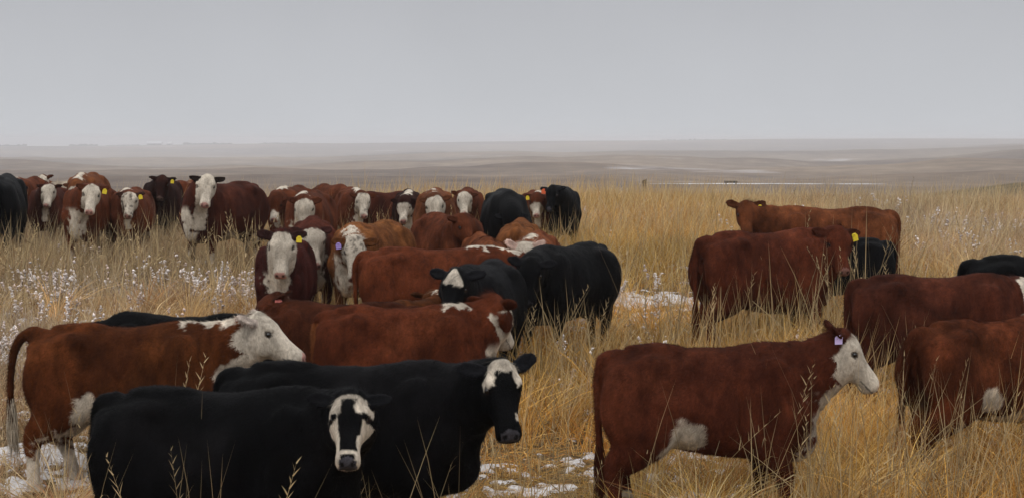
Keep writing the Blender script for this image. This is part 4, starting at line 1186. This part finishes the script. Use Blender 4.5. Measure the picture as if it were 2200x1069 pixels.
far('red cow grazing with only its white forehead showing', 668, 412, None, -94, **H, **RM, neck_pitch=-24, head_pitch=75, face_mottle=.05, poll=(656, 426), depth=23.4)
far('red cow with a dark ear turned right behind the grazing white forehead', 712, 396, None, -60, **RM, hy=-20, depth=29)
far('red cow with a greyish white face blurred by tall stems', 758, 404, None, -78, **H, **RM, neck_pitch=-6, face_mottle=.7, hy=CAM + 8, poll=(780, 414), depth=26)
far('dark red cow with bare flank right of the greyish face', 832, 412, None, -140, **RDK, neck_pitch=-30, hy=-130, depth=28.5)
far('dark red cow with a narrow white face strip hidden by stems', 878, 408, None, -85, **H, **DK, neck_pitch=-8, face_end=.09, face_mottle=.4, poll=(868, 426), depth=26)
far('tan red cow with long white face just left of the small calf', 935, 406, None, -90, **H, **RT, neck_pitch=0, face_mottle=.1, fat=1.05, poll=(935, 422), depth=24)
far('red calf with plain dark red face bent down, in front of the far white faces', 962, 460, None, -62, cat='calf', **RM, neck_pitch=4, neck_len=.34, hy=-42, depth=20.8, nose=(.2, .1, .08), poll=(988, 462))
far('red cow with white face beside the big black back', 1006, 404, None, -86, **H, **RM, neck_pitch=4, face_mottle=.1, crest=(2, 2), poll=(997, 411), depth=26.3)
far('big black cow with a broad tented back in the far row', 1085, 408, None, -84, **BK, neck_pitch=-22, fat=1.15, depth=23.6)
far('red cow with yellow tag wedged between the two black ones', 1150, 410, None, -85, **H, **RM, tags=[(1, 'yellow', 1.05)], neck_pitch=-4, face_end=.2, poll=(1152, 416), depth=26.4)
far('black cow with an orange tag at the right end of the far row', 1200, 402, None, -78, **BK, neck_pitch=6, tags=[(1, 'orange', 1.2)], hy=CAM - 20, neck_yaw=-16, tag_face=-95, poll=(1188, 400), depth=26.2)
# between the far row and the centre
place('cow', 'red cow with a rounded rump turned to the camera behind the centre black cow', 'cow', 1115, 476, None, MIDG, heading=86, coat=TAN, neck_pitch=-20, head_pitch=40, mottle=.4, hair=20000, depth=20.0)
place('cow', 'white-headed cow with pale raised ears, looking down behind the centre black cow', 'cow', 1152, 502, None, MIDG, heading=-96, depth=18.6, **H, coat=(.155, .046, .018), neck_yaw=0, neck_pitch=0, neck_len=.40, head_yaw=CAM - 5, head_pitch=66, mottle=.4, ear_col=(.40, .27, .22), ears=(30, 30), face_end=-.08, poll=(1128, 526))
place('cow', 'tan red cow with a low back behind the long red one', 'cow', 1040, 506, None, MIDG, heading=98, coat=(.16, .05, .02), crest=(2, 2), neck_pitch=-10, depth=19.2)
# ------------------------------------------------------------------ build the vegetation
GRASS.build('dry_grass', M_GRASS, 'tall dry golden prairie grass between and around the cattle', 'grass')
STK.build('seed_stalks', M_GRASS, 'pale dry seed stalks standing taller than the grass among the cattle', 'grass')
FRB.build('frosted_forbs', M_FROST, 'low frosted weeds white with snow among the dry grass', 'weeds')

# ------------------------------------------------------------------ things beyond the herd
import bmesh
M_WOOD = plain('weathered_wood', (.09, .075, .06), .9, .1)
M_DARK = plain('dark_metal', (.02, .02, .022), .7, .2)
M_WALL = plain('barn_wall', (.20, .19, .19), .8, .1)
M_ROOF = plain('snowy_roof', (.55, .55, .58), .7, .1)
def bmesh_obj(name, fn, mat, parent=None):
    b = bmesh.new(); fn(b); bmesh.ops.recalc_face_normals(b, faces=b.faces)
    me = bpy.data.meshes.new(name); b.to_mesh(me); b.free(); me.materials.append(mat)
    return link(bpy.data.objects.new(name, me), parent)
def box(b, x0, x1, y0, y1, z0, z1, bev=0):
    r = bmesh.ops.create_cube(b, size=1); 
    for v in r['verts']:
        v.co.x = x0 + (v.co.x + .5) * (x1 - x0); v.co.y = y0 + (v.co.y + .5) * (y1 - y0); v.co.z = z0 + (v.co.z + .5) * (z1 - z0)
    if bev: bmesh.ops.bevel(b, geom=list({e for v in r['verts'] for e in v.link_edges}), offset=bev, segments=2, affect='EDGES')
def post(px, ytop, d, r, label, name='fence_post', lean=0.03):
    x = (px - 1100) / FPX * d; z = float(ground_z(np.array([x]), np.array([d]))[0])
    ztop = CZ - (ytop - 300) / FPX * d
    hgt = max(ztop - z, .3)
    def f(b):
        n = 7; rings = []
        for j in range(n):
            t_ = j / (n - 1); ring = []
            for k in range(10):
                a = k / 10 * 6.283; rr = r * (1.08 - .12 * t_ + .10 * math.sin(a * 3 + j * .7))
                ring.append(b.verts.new((math.cos(a) * rr + lean * t_ * hgt, math.sin(a) * rr, -.1 + (hgt + .1) * t_ + (.03 * math.cos(a) if j == n - 1 else 0))))
            rings.append(ring)
        for a_, b_ in zip(rings, rings[1:]):
            for k in range(10): b.faces.new((a_[k], a_[(k + 1) % 10], b_[(k + 1) % 10], b_[k]))
        b.faces.new(rings[-1]); b.faces.new(rings[0][::-1])
    o = bmesh_obj(name, f, M_WOOD); o.location = (x, d, z); tag(o, label, 'post'); return o
post(1383, 386, 52, .075, 'weathered wooden post standing alone on the crest left of the snow strip')
post(2045, 412, 44, .022, 'thin upright stake in the pale grass at the far right', 'stake')
post(1792, 417, 44, .030, 'short dark stake just above the back of the far red cow', 'stake')
post(1706, 408, 50, .025, 'tiny dark stake above the ears of the far red cow', 'stake')
# long dark stock trough beside the snow strip
d = 252.0; x = (1570 - 1100) / FPX * d
snow_flat('snow_strip', (1640 - 1100) / FPX * 256, 257, 20.0, 5.0)
tz = float(ground_z(np.array([x]), np.array([d]))[0])
tr_ = bpy.data.objects.new('stock_trough', None); link(tr_); tr_.location = (x, d, tz); tag(tr_, 'long low dark stock trough at the edge of the distant snow strip', 'trough')
def f(b):
    L_, W_, T_ = 1.0, .40, .05
    box(b, -L_, L_, -W_, -W_ + T_, .25, .60); box(b, -L_, L_, W_ - T_, W_, .25, .60)
    box(b, -L_, -L_ + T_, -W_ + T_ + .003, W_ - T_ - .003, .25, .60); box(b, L_ - T_, L_, -W_ + T_ + .003, W_ - T_ - .003, .25, .60)
    box(b, -L_ + T_ + .003, L_ - T_ - .003, -W_ + T_ + .003, W_ - T_ - .003, .26, .32)
bmesh_obj('tank', f, M_DARK, tr_)
for sx in (-.8, .8):
    for sy in (-.30, .30):
        l_ = bmesh_obj('leg', lambda b: box(b, -.05, .05, -.05, .05, -.15, .248), M_DARK, tr_); l_.location = (sx, sy, 0)
# farm roofs on the skyline
def barn(px, d, w, l, h, label):
    x = (px - 1100) / FPX * d; z = float(ground_z(np.array([x]), np.array([d]))[0])
    r = bpy.data.objects.new('farm_building', None); link(r); r.location = (x, d, z - .5); tag(r, label, 'building', 'farm buildings on the skyline')
    bmesh_obj('wall', lambda b: box(b, -l / 2, l / 2, -w / 2, w / 2, 0, h), M_WALL, r)
    def f(b):
        e = .8; v = [b.verts.new(c) for c in ((-l / 2 - e, -w / 2 - e, h - .1), (l / 2 + e, -w / 2 - e, h - .1), (l / 2 + e, 0, h + w * .32), (-l / 2 - e, 0, h + w * .32), (-l / 2 - e, w / 2 + e, h - .1), (l / 2 + e, w / 2 + e, h - .1),
             (-l / 2 - e, -w / 2 - e, h + .3), (l / 2 + e, -w / 2 - e, h + .3), (l / 2 + e, 0, h + w * .32 + .4), (-l / 2 - e, 0, h + w * .32 + .4), (-l / 2 - e, w / 2 + e, h + .3), (l / 2 + e, w / 2 + e, h + .3))]
        for q in ((6, 7, 8, 9), (9, 8, 11, 10), (0, 3, 2, 1), (3, 4, 5, 2), (0, 1, 7, 6), (4, 10, 11, 5), (0, 6, 9, 3), (3, 9, 10, 4), (1, 2, 8, 7), (2, 5, 11, 8)): b.faces.new([v[i] for i in q])
    bmesh_obj('roof', f, M_ROOF, r)
    bmesh_obj('door', lambda b: box(b, -3, 3, -w / 2 - .25, -w / 2 - .02, 0, h * .75), M_DARK, r)
barn(334, 4150, 16, 38, 5, 'long low farm building with a pale roof on the left skyline')
barn(366, 4160, 10, 14, 4, 'small farm building right of the long low one on the skyline')
# shelter belts
M_TREE = plain('bare_tree_belt', (.055, .050, .045), .9, .1)
ta_ = Acc()
for (p0, p1, hh_, dn_) in ((-20, 60, 6, 150), (150, 212, 6, 130), (230, 300, 4, 60), (395, 500, 6, 170), (560, 640, 3.5, 50), (1420, 1560, 4, 60)):
    n = dn_ * 4; P_ = p0 + (p1 - p0) * rng.random(n); dd = 4150 + 40 * rng.random(n)
    X = (P_ - 1100) / FPX * dd; Z = ground_z(X, dd)
    hgt = hh_ * (.5 + .9 * vnoise(np.stack([P_ / 6, P_ * 0, P_ * 0], 1), 1.0, 7)) * (.6 + .4 * rng.random(n))
    th = rng.random(n) * 6.28; le = .35 * rng.random(n)
    d_ = np.stack([np.cos(th) * le, np.sin(th) * le, np.ones(n)], 1); d_ /= np.linalg.norm(d_, axis=1)[:, None]
    ta_.add(*strips(np.stack([X, dd, Z], 1), d_, d_ * 0, hgt, 1.1 + rng.random(n), np.tile([.05, .045, .04], (n, 1)), 2))
ta_.build('tree_belt', M_GRASS, 'far bare shelter belts along the hazy skyline', 'trees')
# ------------------------------------------------------------------ haze
mh = bpy.data.materials.new('haze'); mh.use_nodes = True
t = mh.node_tree; t.nodes.clear()
o = t.nodes.new('ShaderNodeOutputMaterial'); v = t.nodes.new('ShaderNodeVolumePrincipled')
v.inputs['Color'].default_value = (.80, .81, .85, 1); v.inputs['Density'].default_value = .00037; v.inputs['Anisotropy'].default_value = 0
t.links.new(v.outputs[0], o.inputs['Volume'])
zb, zt = float(GZ.min()) - 1, max(float(GZ.max()) + 1, 12.0)
R_ = 9300
hv = [(x, y, z) for z in (zb, zt) for y in (-R_, R_) for x in (-R_, R_)]
hf = np.array([(0, 2, 3, 1), (4, 5, 7, 6), (0, 1, 5, 4), (2, 6, 7, 3), (0, 4, 6, 2), (1, 3, 7, 5)])
hz = link(bpy.data.objects.new('haze', mesh_np('haze', np.array(hv, float), [hf], mh, False))); tag(hz, kind='stuff')
print('haze box', zb, zt)
